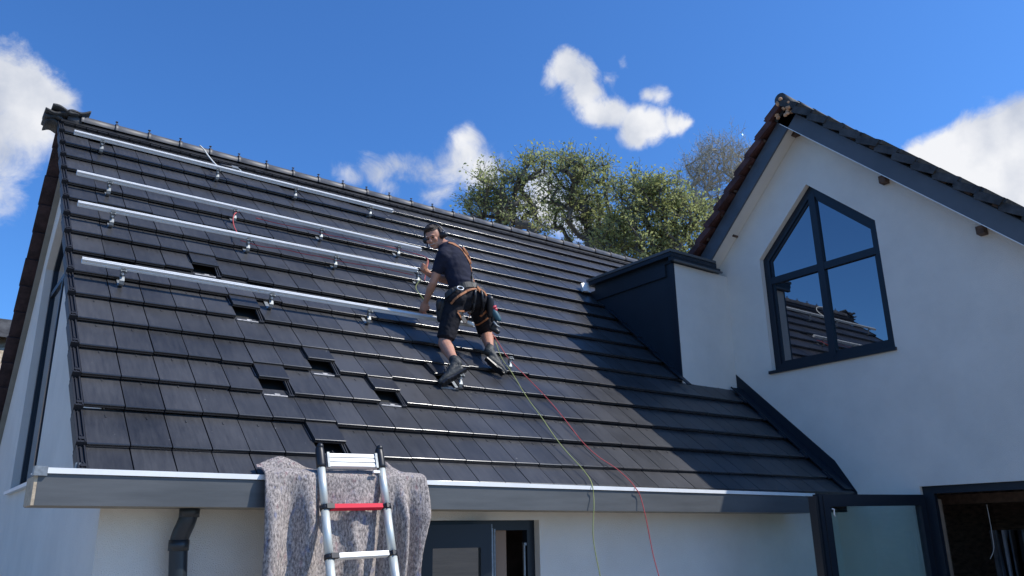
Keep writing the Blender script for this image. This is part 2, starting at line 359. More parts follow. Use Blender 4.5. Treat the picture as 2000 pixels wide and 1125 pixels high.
def tag(o, label, cat, group=None, kind=None):
    o['label'] = label; o['category'] = cat
    if group: o['group'] = group
    if kind: o['kind'] = kind
    return o
def empty(name, loc, label, cat, group=None):
    o = bpy.data.objects.new(name, None); col.objects.link(o); o.location = loc; o.empty_display_size = .2
    return tag(o, label, cat, group)
def fused(mb, name, mt, parent, voxel=.006, smooth=6, disp=None, factor=.5):
    """fuse overlapping closed volumes into one continuous skin"""
    o = mb.build('tmp', mt, None)
    md = o.modifiers.new('r', 'REMESH'); md.mode = 'VOXEL'; md.voxel_size = voxel; md.use_smooth_shade = True
    ms = o.modifiers.new('s', 'SMOOTH'); ms.iterations = smooth; ms.factor = factor
    dg = bpy.context.evaluated_depsgraph_get(); ev = o.evaluated_get(dg)
    me = bpy.data.meshes.new_from_object(ev)
    bpy.data.objects.remove(o)
    par_loc = Vector((0, 0, 0)); q = parent
    while q: par_loc += q.location; q = q.parent
    if disp:
        no = [v.normal.copy() for v in me.vertices]
        for v, n_ in zip(me.vertices, no): v.co += n_*disp(v.co)
    me.transform(Matrix.Translation(-par_loc)); me.name = name
    for p_ in me.polygons: p_.use_smooth = True
    if not me.materials: me.materials.append(mt)
    o = bpy.data.objects.new(name, me); col.objects.link(o); o.parent = parent
    return o
def bvh(o):
    par = Vector((0, 0, 0)); q = o
    while q: par += q.location; q = q.parent
    return BVHTree.FromPolygons([v.co+par for v in o.data.vertices], [tuple(p_.vertices) for p_ in o.data.polygons])
def smoothpath(pts, k=4):
    pts = [Vector(p) for p in pts]; out_ = []
    for i in range(len(pts)-1):
        p0 = pts[max(i-1, 0)]; p1 = pts[i]; p2 = pts[i+1]; p3 = pts[min(i+2, len(pts)-1)]
        for j in range(k):
            t = j/k; out_.append(.5*((2*p1)+(p2-p0)*t+(2*p0-5*p1+4*p2-p3)*t*t+(3*p1-p0-3*p2+p3)*t*t*t))
    return out_+[pts[-1]]
rnd = random.Random(5)

# ================================================================== SETTING
g = MB(); n_ = 40
g.box((-400, -400, GZ-.3), (400, 400, GZ)); go = g.build('ground', GROUND); go['kind'] = 'structure'

# ================================================================== TILED HOUSE
XE = .17*S                     # end wall plane
YW = .12*S                     # front wall plane
XG = 9.65*S                    # render face of the gabled house
RIDGE = 16.12*TG               # slope length to the ridge
RY, RZ = RIDGE*math.cos(P), RIDGE*math.sin(P)
FY, FZ = 9.4*S, -.15*S         # foot of the far slope
house = empty('tiled_house', (2.5, 0, GZ), 'low white house with a steep black tiled roof and grey eaves', 'house')

def one_tile(mb, x0, s0, w_=TW, length=TG+.05, h0=0., tilt=.0, yaw=0., tone=1., left_open=False):
    mb.t = tone
    x1 = x0+w_-.0075; slope = -.040/TG+tilt
    def f(x, s, h): return RP(x, s0+s+yaw*(x-x0), h0+h+slope*max(s, 0))
    a = mb.add([f(x0, .010, 0), f(x1, .010, 0), f(x1, length, 0), f(x0, length, 0)]); mb.quad((a, a+1, a+2, a+3))
    # rolled nose with a groove
    prof = [(.010, 0), (.005, -.0008), (.0015, -.004), (0, -.009), (0, -.013), (.004, -.0155), (.004, -.0185), (.0005, -.021), (0, -.026), (.003, -.030), (.008, -.032), (.035, -.032)]
    b0 = mb.add([f(x0, s, h) for s, h in prof]); b1 = mb.add([f(x1, s, h) for s, h in prof])
    for k in range(len(prof)-1): mb.quad((b0+k, b0+k+1, b1+k+1, b1+k), sm=True, mi=1)
    # sides
    for xx in (x0, x1):
        c = mb.add([f(xx, .010, 0), f(xx, length, 0), f(xx, length, -.026), f(xx, .010, -.031), f(xx, 0, -.026), f(xx, 0, -.009)]); mb.quad([c+k for k in range(6)])
    # interlock rail on the left, drip nib under the nose of the tile above
    mb.box((x0-.03, length*.02, -.036), (x0, length, -.028), f, mi=1)
    mb.box((x0-.018, .02, -.028), (x0-.013, length, -.018), f, mi=1)
    xm = x0+w_*.52
    mb.box((xm-.0035, TG-.05, -.002), (xm+.0035, TG-.02, .004), f)
    mb.t = 1.

holes = {(4, 7): .42, (5, 5): .50, (7, 3): .46, (5, 2): .48, (9, 2): .47, (6, 0): .40, (12, 3): .42}
hooks = [(c, n) for n in (14, 11, 9, 6) for c in (1, 6, 10, 14)]
hooks = [h for h in hooks if h != (14, 6)]
DUSTY = {(5, 6), (6, 8), (8, 2), (8, 3), (10, 2), (10, 1), (6, 2), (7, 2), (11, 4), (13, 3), (12, 1), (7, 1), (6, 4), (9, 5)}
tiles = MB(); rt = random.Random(3)
ncol = int((XG-.06)/TW)+1; NCU = 41; XU = NCU*TW          # above the gabled roof the slope runs on to XU
rowjit = {(c, r): 0 for c in range(NCU) for r in range(-1, 16)}
# where courses were re-laid the tiles sit a little higher up the slope
for (a, b_, r, dv) in [(0, 7, 1, .03), (2, 4, 3, .012), (0, 4, 2, .01), (5, 9, 3, .022), (9, 11, 3, .0), (3, 6, 7, .02), (0, 5, 8, .012), (6, 9, 8, .012), (5, 7, 6, .02), (10, 12, 3, .024), (14, 17, 4, .015), (1, 3, 10, .02), (6, 8, 10, .015)]:
    for c in range(a, b_): rowjit[(c, r)] += dv
for c in range(NCU):
    for r in range(-1, 16):
        if (c, r) in holes or (c >= ncol and r < 9): continue
        s0 = r*TG + (rt.random()-.5)*.005 + rowjit[(c, r)]; x0 = c*TW+.002+(rt.random()-.5)*.0015
        ln = TG+.05; w_ = TW
        if r == -1: s0 = -.70*TG; ln = .70*TG+.05
        if r == 15: ln = RIDGE-s0+.01
        if x0+TW > XG-.02 and r < 9: w_ = XG-.02-x0
        hk = (c, r) in hooks or (c, r) in [(11, 3), (13, 4)]
        one_tile(tiles, x0, s0, w_, ln, h0=(.002*rt.random()), tilt=(rt.random()-.5)*.006-(.03 if hk else 0), yaw=(rt.random()-.5)*.008, tone=(.88+.24*rt.random())*(1.25 if (c, r) in DUSTY else 1))
        if hk:   # packed up by the hook beneath: nose stands a little proud
            pass
tiles.build('roof_tiles', [TILE, NOSE], house)
# individually raised (pushed-up) tiles
HL = {(4, 7): 'black tile pushed up over the highest hole, below the third rail', (5, 5): 'black tile pushed up over the hole just under the lowest rail', (7, 3): 'black tile pushed up over the hole left of the worker\'s boots',
      (5, 2): 'black tile pushed up over the hole furthest to the lower left', (9, 2): 'black tile pushed up over the hole below the worker\'s left boot', (6, 0): 'black tile pushed up over the hole right behind the ladder top', (12, 3): 'black tile pushed up behind the worker\'s left boot'}
for (c, r), up_ in holes.items():
    t = MB(); s0 = (r+up_)*TG
    one_tile(t, c*TW+.002, s0, TW, TG*(1-up_)+.12, h0=.010, tilt=.0, tone=.8)
    o = t.build('roof_tile', [TILE, NOSE], None, origin=CR(c+.5, r+up_, 0))
    tag(o, HL[(c, r)], 'roof tile', 'roof tiles pushed up over open holes')
# what the holes show: battens, the next tile's interlock, mortar dust
bt = MB()
for r in range(0, 16): bt.box((XE, r*TG+.30, -.085), (XG-.05, r*TG+.33, -.062), RP)
bt.build('batten', WOOD, house)
for (c, r) in holes:
    x0 = c*TW; s0 = r*TG; x1 = x0+TW
    ds = MB(); ds.box((x0+.01, s0-.018, -.036), (x0+TW-.05, s0-.006, -.028), RP); ds.box((x0+.09, s0-.008, -.034), (x0+.13, s0+.008, -.026), RP)
    ds.build('mortar_dust', DUST, house)
    il = MB()
    for dx in (.012, .030): il.box((x1-dx-.006, s0-.012, -.030), (x1-dx, s0+.26, -.014), RP)
    il.box((x1-.042, s0-.018, -.034), (x1-.004, s0-.004, -.016), RP)
    il.build('tile_interlock', TILE, house)
dk = MB(); dk.box((XE, -.60*TG, -.13), (XG, RIDGE, -.088), RP); dk.box((XG, 8.9*TG, -.13), (XU, RIDGE, -.088), RP); dk.build('roof_underlay', BLACK, house)

# verge
vt = MB()
for r in range(-1, 16):
    s0 = max(r, -.68)*TG; ln = TG*.99 if r > -1 else .66*TG
    if r == 15: ln = RIDGE-s0
    def f(x, s, h, s0=s0): return RP(x, s0+s, h-.036*s/TG+.006)
    vt.box((-.052, 0, -.075), (-.004, ln+.01, -.004), f)
    vt.box((-.052, 0, -.006), (-.045, ln, .006), f); vt.box((-.034, 0, -.006), (-.028, ln*.96, .005), f); vt.box((-.012, 0, -.006), (-.004, ln, .008), f)
    vt.box((-.054, -.004, -.080), (-.002, .012, .004), f)
    vt.box((-.040, .02, -.004), (-.010, .045, .009), f); vt.box((-.028, .045, -.004), (-.022, .065, .012), f)
vt.build('verge_tiles', VERG, house)

# ridge
rg = MB(); x = .68*TW; k = 0
RAX = Vector((0, RY, RZ))
while x < XU-.05:
    x1 = min(x+.362, XU); yy, zz = RY, RZ+.0
    A, B = [], []
    for (xx, rr, lst) in ((x, .080, A), (x+.03, .080, A), (x+.034, .071, A), (x1, .067, A)):
        ids = rg.add([Vector((xx, yy+math.cos(t)*rr*1.0, zz+math.sin(t)*rr*1.05)) for t in [math.pi*(-.08+1.16*q/12) for q in range(13)]])
        lst.append(ids)
    for a_ in range(3):
        for q in range(12): rg.quad((A[a_]+q, A[a_]+q+1, A[a_+1]+q+1, A[a_+1]+q), True)
    if k: # clip and screw at the joint
        rg.box((x+.006, yy-.03, zz+.076), (x+.018, yy+.03, zz+.088)); rg.box((x-.002, yy-.035, zz+.104), (x+.024, yy-.005, zz+.109)); rg.tube([(x+.012, yy-.02, zz+.09), (x+.012, yy-.02, zz+.107)], .004, 6)
    x += .3466; k += 1
rg.tube([(.03, RY, RZ), (.68*TW+.01, RY, RZ-.005)], [.055, .062], 12)
rg.build('ridge_tiles', mat('ridge_tile', (.055, .055, .06), rough=.5, spec=.5, var=.35, vscale=9), house)
rr_ = MB(); rr_.box((-.03, RIDGE-.135, -.05), (XU, RIDGE-.03, .012), RP)
for i in range(int((XU)/.11)):  # crimped edge of the dark ridge roll
    rr_.box((i*.11, RIDGE-.155-.012*rt.random(), -.03), (i*.11+.1, RIDGE-.135, .004), RP)
rr_.build('ridge_roll', RUBB, house)
# ridge end cap: stacked old corrugated tiles poking out
rc = MB()
for k, (x0_, x1_, dz, dy, tw) in enumerate([(-.13, .13, .075, .0, .5), (-.19, .03, .030, .02, -.15), (-.19, .0, -.015, .05, .1), (-.17, .0, -.055, .08, .0), (.02, .24, .085, .0, -.6)]):
    nq = 12
    def z_(a): return RZ+dz+.014*math.sin(a*7+k*1.7)+tw*.08*(.5-a)
    for q in range(nq):
        a0 = q/nq; a1 = (q+1)/nq; xa, xb = x0_+(x1_-x0_)*a0, x0_+(x1_-x0_)*a1
        i = rc.add([V3 for V3 in (Vector((xa, RY-.10+dy, z_(a0))), Vector((xb, RY-.10+dy, z_(a1))), Vector((xb, RY+.14+dy, z_(a1)-.01)), Vector((xa, RY+.14+dy, z_(a0)-.01)),
                   Vector((xa, RY-.10+dy, z_(a0)-.026)), Vector((xb, RY-.10+dy, z_(a1)-.026)), Vector((xb, RY+.14+dy, z_(a1)-.036)), Vector((xa, RY+.14+dy, z_(a0)-.036)))])
        for f_ in ((0,1,2,3),(4,7,6,5),(0,4,5,1),(2,6,7,3)): rc.quad([i+j for j in f_], sm=True)
        if q == 0: rc.quad((i, i+3, i+7, i+4))
        if q == nq-1: rc.quad((i+1, i+5, i+6, i+2))
rc.build('ridge_end_tiles', DARKT, house)

# far slope, its dark overhanging edge, the soffit under it
FD = Vector((0, FY-RY, FZ-RZ)); FLN = FD.length; FD.normalize(); FN = Vector((0, -FD.z, FD.y)) if FD.y > 0 else None
if FN.z < 0: FN = -FN
def FP(x, s, h): return Vector((x, RY, RZ)) + FD*s + FN*h
fr = MB(); q = 0.; k = 0
while q < FLN:
    dxx = .006*math.sin(k*2.1)
    fr.box((-.06*S+dxx, q, -.035), (XU if q < 2.2 else XG, q+.36, 0), lambda x, s, h, q=q: FP(x, s, h-.0+.03*(s-q)/.36)); q += .34; k += 1
fr.build('far_roof_tiles', mat('far_tile', (.045, .026, .027), rough=.85, var=.4, vscale=7, bump=.5, bscale=50), house)
so = MB(); so.box((.10*S, .05, -.085), (XE+.02, FLN, -.045), FP); so.build('far_soffit', SOFF, house)
# end wall with its tall pentagon window
yw0, yw1, ya = 3.93*S, 6.12*S, 5.02*S; zs = -.03*S
slope_f = (FZ-RZ)/(FY-RY)
opening = [(yw0, zs), (yw1, zs), (yw1, 3.05*S), (ya, 4.05*S), (yw0, 3.05*S)]
poly = [(YW, GZ), (FY-.3, GZ), (FY-.3, FZ+.3*abs(slope_f)-.06), (RY, RZ-.12), (YW, YW*math.tan(P)-.10)]
ew = MB(); ew.sheet(poly, [opening], lambda a, b, t: Vector((XE+t, a, b)), 0, .11)
ew.build('end_wall', WHITEWALL, house)
wf = MB(); inner = lambda d: [(yw0+d, zs+d), (yw1-d, zs+d), (yw1-d, 3.05*S-d*.4), (ya, 4.05*S-d*1.3), (yw0+d, 3.05*S-d*.4)]
wf.sheet(opening, [inner(.07)], lambda a, b, t: Vector((XE+.075+t, a, b)), 0, .06)
wf.box((XE+.080, yw0+.05, 2.62*S), (XE+.130, yw1-.05, 2.62*S+.06)); wf.box((XE+.080, (yw0+yw1)/2-.03, zs+.05), (XE+.130, (yw0+yw1)/2+.03, 2.62*S))
wfo = wf.build('end_window', ANTHF, house)
gp = MB(); gp.prism(inner(.06), lambda a, b, t: Vector((XE+.10+t, a, b)), 0, .01); gp.build('pane', GLASS, wfo)
sw = MB(); sw.box((XE-.05, yw0-.04, zs-.035), (XE+.09, yw1+.04, zs-.003)); sw.build('sill', ALUW, wfo)
# front wall with the casement opening
wx0, wx1, wz1, wz0 = 2.80*S, 4.265*S, -.548*S, GZ+.9
fw = MB(); fw.sheet([(XE+.1100, GZ), (XG+.05, GZ), (XG+.05, -.08), (XE+.1100, -.08)], [[(wx0, wz0), (wx1, wz0), (wx1, wz1), (wx0, wz1)]], lambda a, b, t: Vector((a, YW+t, b)), 0, .13)
fw.build('front_wall', WHITEWALL, house)
cw = MB(); fy = YW+.065
cw.sheet([(wx0, wz0), (wx1, wz0), (wx1, wz1), (wx0, wz1)], [[(wx0+.075, wz0+.075), (wx1-.075, wz0+.075), (wx1-.075, wz1-.075), (wx0+.075, wz1-.075)]], lambda a, b, t: Vector((a, fy+t, b)), 0, .06)
cwo = cw.build('casement_window', ANTHF, house, label='anthracite casement window with its sash swung open')
# the open sash, hinged at its left
hx, hy = wx0+.085, fy-.01
th = R(-14); u_ = Vector((math.cos(th), math.sin(th), 0)); v_ = Vector((-math.sin(th), math.cos(th), 0)); sl_ = 3.60*S-hx
def SF(a, t, b): return Vector((hx, hy, 0)) + u_*a + v_*t + Vector((0, 0, b))
za, zb = wz0+.08, wz1-.03
ss = MB(); ss.sheet([(0, za), (sl_, za), (sl_, zb), (0, zb)], [[(.085, za+.085), (sl_-.085, za+.085), (sl_-.085, zb-.165), (.085, zb-.165)]], lambda a, b, t: SF(a, t, b), -.035, .035)
ss.build('sash', ANTHF, cwo)
sp = MB(); sp.box((.08, -.006, za+.08), (sl_-.08, .006, zb-.16), SF); sp.build('pane', CGLASS, cwo)
se = MB()
for k, (off, dp, dz) in enumerate([(.003, .03, 0), (.018, .075, -.03), (.035, .08, -.035)]):
    se.box((sl_+off, -.03+dp*.4, za), (sl_+off+.010, .03+dp*.4, zb+dz), SF)
se.build('sash_seal', GALV, cwo)
hd = MB(); hd.box((wx1-.125, fy-.018, -.62), (wx1-.110, fy-.003, -.9)); hd.box((wx1-.13, fy-.03, -.62), (wx1-.105, fy-.002, -.60)); hd.build('handle', GALV, cwo)
ip = MB(); ip.box((XE+.3, .9, GZ), (XG-.1, 1.0, -.1)); ip.build('room_wall', PLAST, house)
ip = MB(); ip.box((wx1-.36, .19, GZ), (wx1-.26, .30, -.3)); ip.build('room_post', mat('tan_post', (.30, .2, .14), rough=.8), house)
# eaves: fascia, pale lip of the gutter, tan end board
YF = -.35*S; XL, XR = -.33*S, 8.42*S
e = MB()
e.box((XL+.012, YF, -.495*S+.0), (XR, YF+.018, -.262*S))
eo = e.build('fascia', FASC, house)
e = MB(); zt = -.208*S
def GF(x, y, z):  # the eaves run slightly down to the right, as surveyed
    return Vector((x, y, z-(x-XL)*.0045))
e = MB(); e.box((XL+.012, YF, -.450*S), (XR, YF+.018, -.250*S), GF); bpy.data.objects.remove(eo); e.build('fascia', FASC, house)
e = MB(); e.box((XL+.012, YF+.018, -.45*S), (XR, YW, -.44*S), GF); e.build('soffit', SOFF, house)
e = MB(); e.box((XL-.004, YF-.012, -.245*S), (XR+.005, YF+.03, -.208*S), GF); e.box((XL, YF+.03, -.24*S), (XR, YF+.20, -.232*S), GF)
e.box((XL, YF+.10, -.232*S), (-.06, YF+.135, -.200*S), GF); e.build('gutter', ALUW, house)
e = MB(); e.box((XL-.004, YF+.001, -.45*S), (XL+.0115, .0, -.262*S)); e.build('end_board', TAN, house)
e = MB(); e.box((XL-.012, YF-.018, -.262*S), (XL+.05, YF+.05, -.20*S)); e.build('gutter_end_cap', GALV, house)
e = MB(); e.box((XL+.20, YF+.14, -.20*S), (XL+.24, YF+.17, -.155*S)); e.box((XL+.24, YF+.15, -.20*S), (-.055, YF+.2, -.16*S)); e.build('gutter_bracket', GALV, house)
# downpipe with its swan neck
dp = [PY(372, 980, -.06), PY(370, 1000, -.06), PY(364, 1020, -.055), PY(353, 1045, -.03), PY(349, 1065, -.02), PY(347, 1125, -.02)]
x_, y_ = dp[-1].x, dp[-1].y; dp.append(Vector((x_-.0, y_, GZ)))
d = MB(); d.tube(smoothpath(dp[:-1], 4)+[dp[-1]], .052, 16)
for q in (1, 4): d.tube([dp[q]+Vector((0, 0, .03)), dp[q]-Vector((0, 0, .03))], .058, 16)
d.build('downpipe', PIPE, house)

# ------------------------------------------------------------------ dormer (part of the house)
XC, YD = 8.32*S, 1.62*S; zt0, zt1 = 3.42*S, 3.60*S
d = MB(); d.prism([(YD, YD*math.tan(P)-.1), (YD, zt0), (3.62*S, zt0), (3.62*S, 3.3*S)], lambda a, b, t: Vector((XC+t, a, b)), 0, .12)
do = d.build('dormer', DORM, house, label='dark flat-roofed dormer against the gabled house')
d = MB(); d.box((XC+.012, YD-.016, YD*math.tan(P)-.25), (XG, YD, zt0)); d.build('dormer_front', WHITEWALL, do)
d = MB(); d.box((XC-.006, YD-.022, YD*math.tan(P)-.03), (XC+.014, YD+.05, zt0)); d.build('corner_trim', ANTHF, do)
d = MB(); xo = 8.20*S; yo = 1.53*S
d.box((xo, yo, zt0+.062), (9.32*S, 3.46*S, zt1-.02)); d.box((xo+.012, yo+.004, zt0+.006), (XG-.18, yo+.05, zt0+.0618)); d.box((XC-.02, yo+.06, zt0+.004), (9.32*S, 3.4*S, zt0+.0615)); d.build('dormer_roof', DORM, do)
d = MB(); d.box((xo-.012, yo-.012, zt1-.022), (9.30*S, yo+.06, zt1+.012)); d.box((xo-.012, yo+.06, zt1-.022), (xo+.06, 3.50*S, zt1+.012)); d.box((xo+.05, yo-.02, zt0+.002), (XG-.17, yo+.003, zt0+.022)); d.build('roof_trim', FASC, do)
d = MB(); d.box((XC-.025, YD+.10, zt0-.155), (XC-.001, 3.40*S, zt0+.003)); d.build('cheek_board', DORM, do)
d = MB()
for k in (0, 1):
    x0_ = xo-.10+.05*k; yy_ = 3.47*S+.01+.02*k; z0_, z1_ = zt0-.03, zt0+.10+.02*k
    i = d.add([(x0_, yy_-.02, z0_), (x0_+.075, yy_-.03, z0_+.01), (x0_+.095, yy_, z1_), (x0_-.01, yy_+.01, z1_-.01), (x0_+.02, yy_+.05, z0_), (x0_+.09, yy_+.05, z0_+.01), (x0_+.10, yy_+.06, z1_), (x0_+.01, yy_+.06, z1_-.01)])
    for f_ in ((0,1,2,3),(4,7,6,5),(0,4,5,1),(1,5,6,2),(2,6,7,3),(3,7,4,0)): d.quad([i+j for j in f_])
d.build('folded_flashing', ALUW, do)
d = MB()  # lead along the cheek foot
for r in range(5, 10): d.box((XC-.07, r*TG-.16, .0), (XC, r*TG+.19, .012), lambda x, s, h, r=r: RP(x, s, h+.02-.03*(s-r*TG)))
d.build('cheek_flashing', DORM, do)

# ================================================================== GABLED HOUSE
gx = 5.2
gab = empty('gabled_house', (XG+gx/2, 0, GZ), 'tall white gabled house with a dark pentagon window and old red tiled roof', 'house')
GYc, AZ = -.10*S, 5.72*S; gs = .985
HB = 5.6*S
opn = [(-.085*S-1.0*S, 1.69*S), (-.085*S+1.0*S, 1.69*S), (-.085*S+1.0*S, 3.54*S), (-.085*S, 4.50*S), (-.085*S-1.0*S, 3.56*S)]
bif = [(-4.6*S, GZ+.05), (-1.105*S, GZ+.05), (-1.105*S, -.178*S), (-4.6*S, -.178*S)]
gw = MB(); gw.sheet([(GYc-HB, GZ), (GYc+HB, GZ), (GYc+HB, AZ-HB*gs), (GYc, AZ), (GYc-HB, AZ-HB*gs)], [opn, bif], lambda a, b, t: Vector((XG+t, a, b)), 0, .12)
gw.build('gable_wall', WHITEWALL, gab)
sd = MB()
for sg in (-1, 1): sd.box((XG+.121, GYc+sg*HB-.05, GZ), (XG+gx, GYc+sg*HB+.05, AZ-HB*gs))
sd.box((XG+gx, GYc-HB, GZ), (XG+gx+.2, GYc+HB, AZ-HB*gs-.1)); sd.build('side_walls', WHITEWALL, gab)
# roof slopes with stepped old tiles
GL = math.hypot(1, gs)
for sg, mt in ((1, BROWNT), (-1, DARKT)):
    t = MB(); dn = Vector((0, sg/GL, -gs/GL)); nn = Vector((0, sg*gs/GL, 1/GL)); rr2 = random.Random(8+sg)
    def GP(x, s, h, dn=dn, nn=nn): return Vector((x, GYc, AZ+.085)) + dn*s + nn*h
    q = 0.; k = 0; ln = .255; tot = HB*GL+.3
    while q < tot:
        jx = (rr2.random()-.5)*.035; jh = .006*rr2.random(); fl = 1+.25*rr2.random()
        t.box((9.20*S+jx, q, -.045), (XG+gx+.3, q+ln+.05, .0), lambda x, s, h, q=q, jh=jh, fl=fl: GP(x, s, h+jh+.052*fl*(s-q)/ln+(.008*math.sin(x*31) if h > -.02 else 0)))
        t.box((9.185*S+jx, q+.02, -.07), (9.25*S+jx, q+ln+.02, .012), lambda x, s, h, q=q, fl=fl: GP(x, s, h+.046*fl*(s-q)/ln))
        q += ln; k += 1
    t.box((9.37*S, .02, -.085), (XG+gx+.28, tot-.05, -.047), GP)
    t.build('roof_slope', mt, gab, label='slope of weathered red roof tiles' if sg == 1 else 'slope of dark mossy roof tiles')
    bb = MB(); bb.box((9.33*S, .0, -.245), (9.33*S+.028, tot, -.060), GP)
    bb.build('bargeboard', ANTH2 if sg == 1 else mat('bargeboard_grey', (.085, .092, .104), rough=.42, var=.10, vscale=2.2), gab)
    bb = MB(); bb.box((9.33*S+.029, .0, -.225), (XG-.003, tot, -.205), GP); bb.build('soffit', WHITEWALL, gab)
    if sg == -1:
        bb = MB(); bb.box((9.33*S-.006, .1, -.253), (9.33*S+.03, tot, -.2455), GP); bb.build('drip_edge', ALUW, gab)
        for k in range(12): bb = MB(); bb.box((9.30*S-.008, .18+k*.31, -.05), (9.36*S, .24+k*.31, -.005), GP); bb.build('batten_end', WOOD, gab)
    else:
        for k in range(8): bb = MB(); bb.box((9.30*S-.004, .5+k*.36, -.05), (9.34*S, .53+k*.36, -.015), GP); bb.build('batten_end', WOOD, gab)
rcp = MB()
for k in range(14):
    x0_ = 9.22*S+k*.33
    rcp.tube([(x0_, GYc, AZ+.11), (x0_+.34, GYc, AZ+.105)], [.082, .074], 14)
rcp.build('ridge_caps', DARKT, gab)
ap = MB(); ap.prism([(GYc-.16, AZ-.20), (GYc+.16, AZ-.20), (GYc+.12, AZ-.05), (GYc, AZ+.06), (GYc-.12, AZ-.05)], lambda a, b, t: Vector((9.34*S+t, a, b)), 0, .09); ap.build('peak_block', WOOD, gab)
mo = MB(); rm = random.Random(4)
for k in range(14):
    mo = MB(); c_ = Vector((9.17*S+rm.random()*.06, GYc+(rm.random()-.55)*.26, 0)); c_.z = AZ+.12-abs(c_.y-GYc)*.9-rm.random()*.22
    a1 = Vector((rm.uniform(-1, 1), rm.uniform(-1, 1), rm.uniform(-1, 1))).normalized(); a2 = a1.orthogonal().normalized(); a3 = a1.cross(a2)
    mo.ball(c_, (.014+.024*rm.random(), .012+.014*rm.random(), .026), (a1, a2, a3), 7, 5); mo.build('mortar_lump', MORT, gab)
for (px_, py_) in ((1437, 460), (1731, 354), (1922, 453), (1558, 262)):
    c_ = PX(px_, py_, XG); b_ = MB(); b_.box((XG-.10, c_.y-.036, c_.z-.038), (XG+.02, c_.y+.036, c_.z+.044)); b_.build('purlin_end', WOOD, gab)
# pentagon window
cy = -.085*S
def inset(d): return [(cy-1.0*S+d, 1.69*S+d), (cy+1.0*S-d, 1.69*S+d), (cy+1.0*S-d, 3.54*S-d*.42), (cy, 4.50*S-d*1.38), (cy-1.0*S+d, 3.56*S-d*.42)]
xw = XG+.075
w1 = MB(); w1.sheet(opn, [inset(.085)], lambda a, b, t: Vector((xw+t, a, b)), 0, .04)
wo = w1.build('pentagon_window', ANTHF, gab, label='dark pentagon window under the gable peak')
w1 = MB(); w1.sheet(inset(.05), [inset(.115)], lambda a, b, t: Vector((xw+t, a, b)), .02, .05); w1.build('inner_frame', ANTHF, wo)
w1 = MB(); w1.box((xw-.003, cy-.042, 1.69*S+.03), (xw+.045, cy+.042, 4.50*S-.10)); w1.build('mullion', ANTHF, wo)
w1 = MB(); w1.box((xw+.001, cy-1.0*S+.05, 3.10*S), (xw+.043, cy-.043, 3.10*S+.085)); w1.box((xw+.001, cy+.043, 3.10*S), (xw+.043, cy+1.0*S-.05, 3.10*S+.085)); w1.build('transom', ANTHF, wo)
def pane(y0, y1, z0, z1l, z1r):
    b_ = MB(); b_.prism([(y0, z0), (y1, z0), (y1, z1r), (y0, z1l)], lambda a, b, t: Vector((xw+.035+t, a, b)), 0, .008); b_.build('pane', GLASS, wo)
pane(cy-1.0*S+.08, cy-.03, 1.69*S+.08, 3.12*S, 3.12*S); pane(cy+.03, cy+1.0*S-.08, 1.69*S+.08, 3.12*S, 3.12*S)
pane(cy-1.0*S+.08, cy-.03, 3.12*S+.05, 3.52*S, 4.44*S-.06); pane(cy+.03, cy+1.0*S-.08, 3.12*S+.05, 4.44*S-.06, 3.50*S)
w1 = MB(); w1.box((XG-.035, cy-1.02*S, 1.69*S-.038), (XG+.09, cy+1.04*S, 1.69*S-.002)); w1.build('sill', ANTHF, wo)
# roof/wall flashing
fl = MB(); yA, yB, yC = 1.703*S, .088*S, -.231*S; tp = math.tan(P)
pts = [(yA, yA*tp-.08), (yA, 1.846*S), (yB, .285*S), (yB-.03, .25*S), (yC, -.205*S), (yC, yC*tp-.06)]
fl.prism(pts, lambda a, b, t: Vector((XG-.012+t, a, b)), 0, .010); fl.build('wall_flashing', ANTHF, gab)
fl = MB(); fl.box((XG-.19, -.2, .004), (XG-.013, 4.85*TG, .012), RP); fl.box((XG-.20, -.2, .006), (XG-.185, 4.85*TG, .022), RP)
for k in range(5): fl.box((XG-.23, k*TG-.02, -.01), (XG-.19, k*TG+.10, .014), RP)
fl.build('valley_flashing', ANTHF, gab)
# bifold opening
bf = MB(); o0 = bif
bf.sheet(o0, [[(-4.6*S+.06, GZ+.10), (-1.105*S-.11, GZ+.10), (-1.105*S-.11, -.178*S-.075), (-4.6*S+.06, -.178*S-.075)]], lambda a, b, t: Vector((XG+.05+t, a, b)), 0, .06)
bfo = bf.build('door_frame', ANTHF, gab)
hb = MB(); hb.box((XG+.002, -4.6*S, -.182*S), (XG+.05, -1.12*S, -.168*S)); 
rm_ = MB()
X0, X1 = XG+.122, XG+gx-.2
rm_.box((X1, GYc-HB+.1, GZ), (X1+.05, GYc+HB-.1, .3)); rm_.box((X0+.002, GYc-HB+.06, .12), (X1, GYc+HB-.06, .2)); rm_.box((X0, .6, GZ), (X1, .7, .12)); rm_.build('room_lining', mat('raw_timber_lining', (.26, .19, .15), rough=.9, var=.5, vscale=5, stretch=(1, 1, 4)), gab)
bm_ = MB()
for k in range(5): bm_.box((X0+.25+k*.75, GYc-HB+.1, -.05), (X0+.33+k*.75, .59, .118))
bm_.box((X0+.9, -3.6, -.30), (X0+1.0, .55, -.2)); bm_.build('ceiling_beams', WOOD, gab)
ps = MB(); a0 = PX(1832, 975, XG+.14); a1 = PX(1858, 1125, XG+.14); ps.box((XG+.125, a0.y-.018, GZ+.1), (XG+.17, a0.y+.018, a0.z)); ps.build('door_post', mat('post_tan', (.28, .19, .125), rough=.8, var=.15), gab)

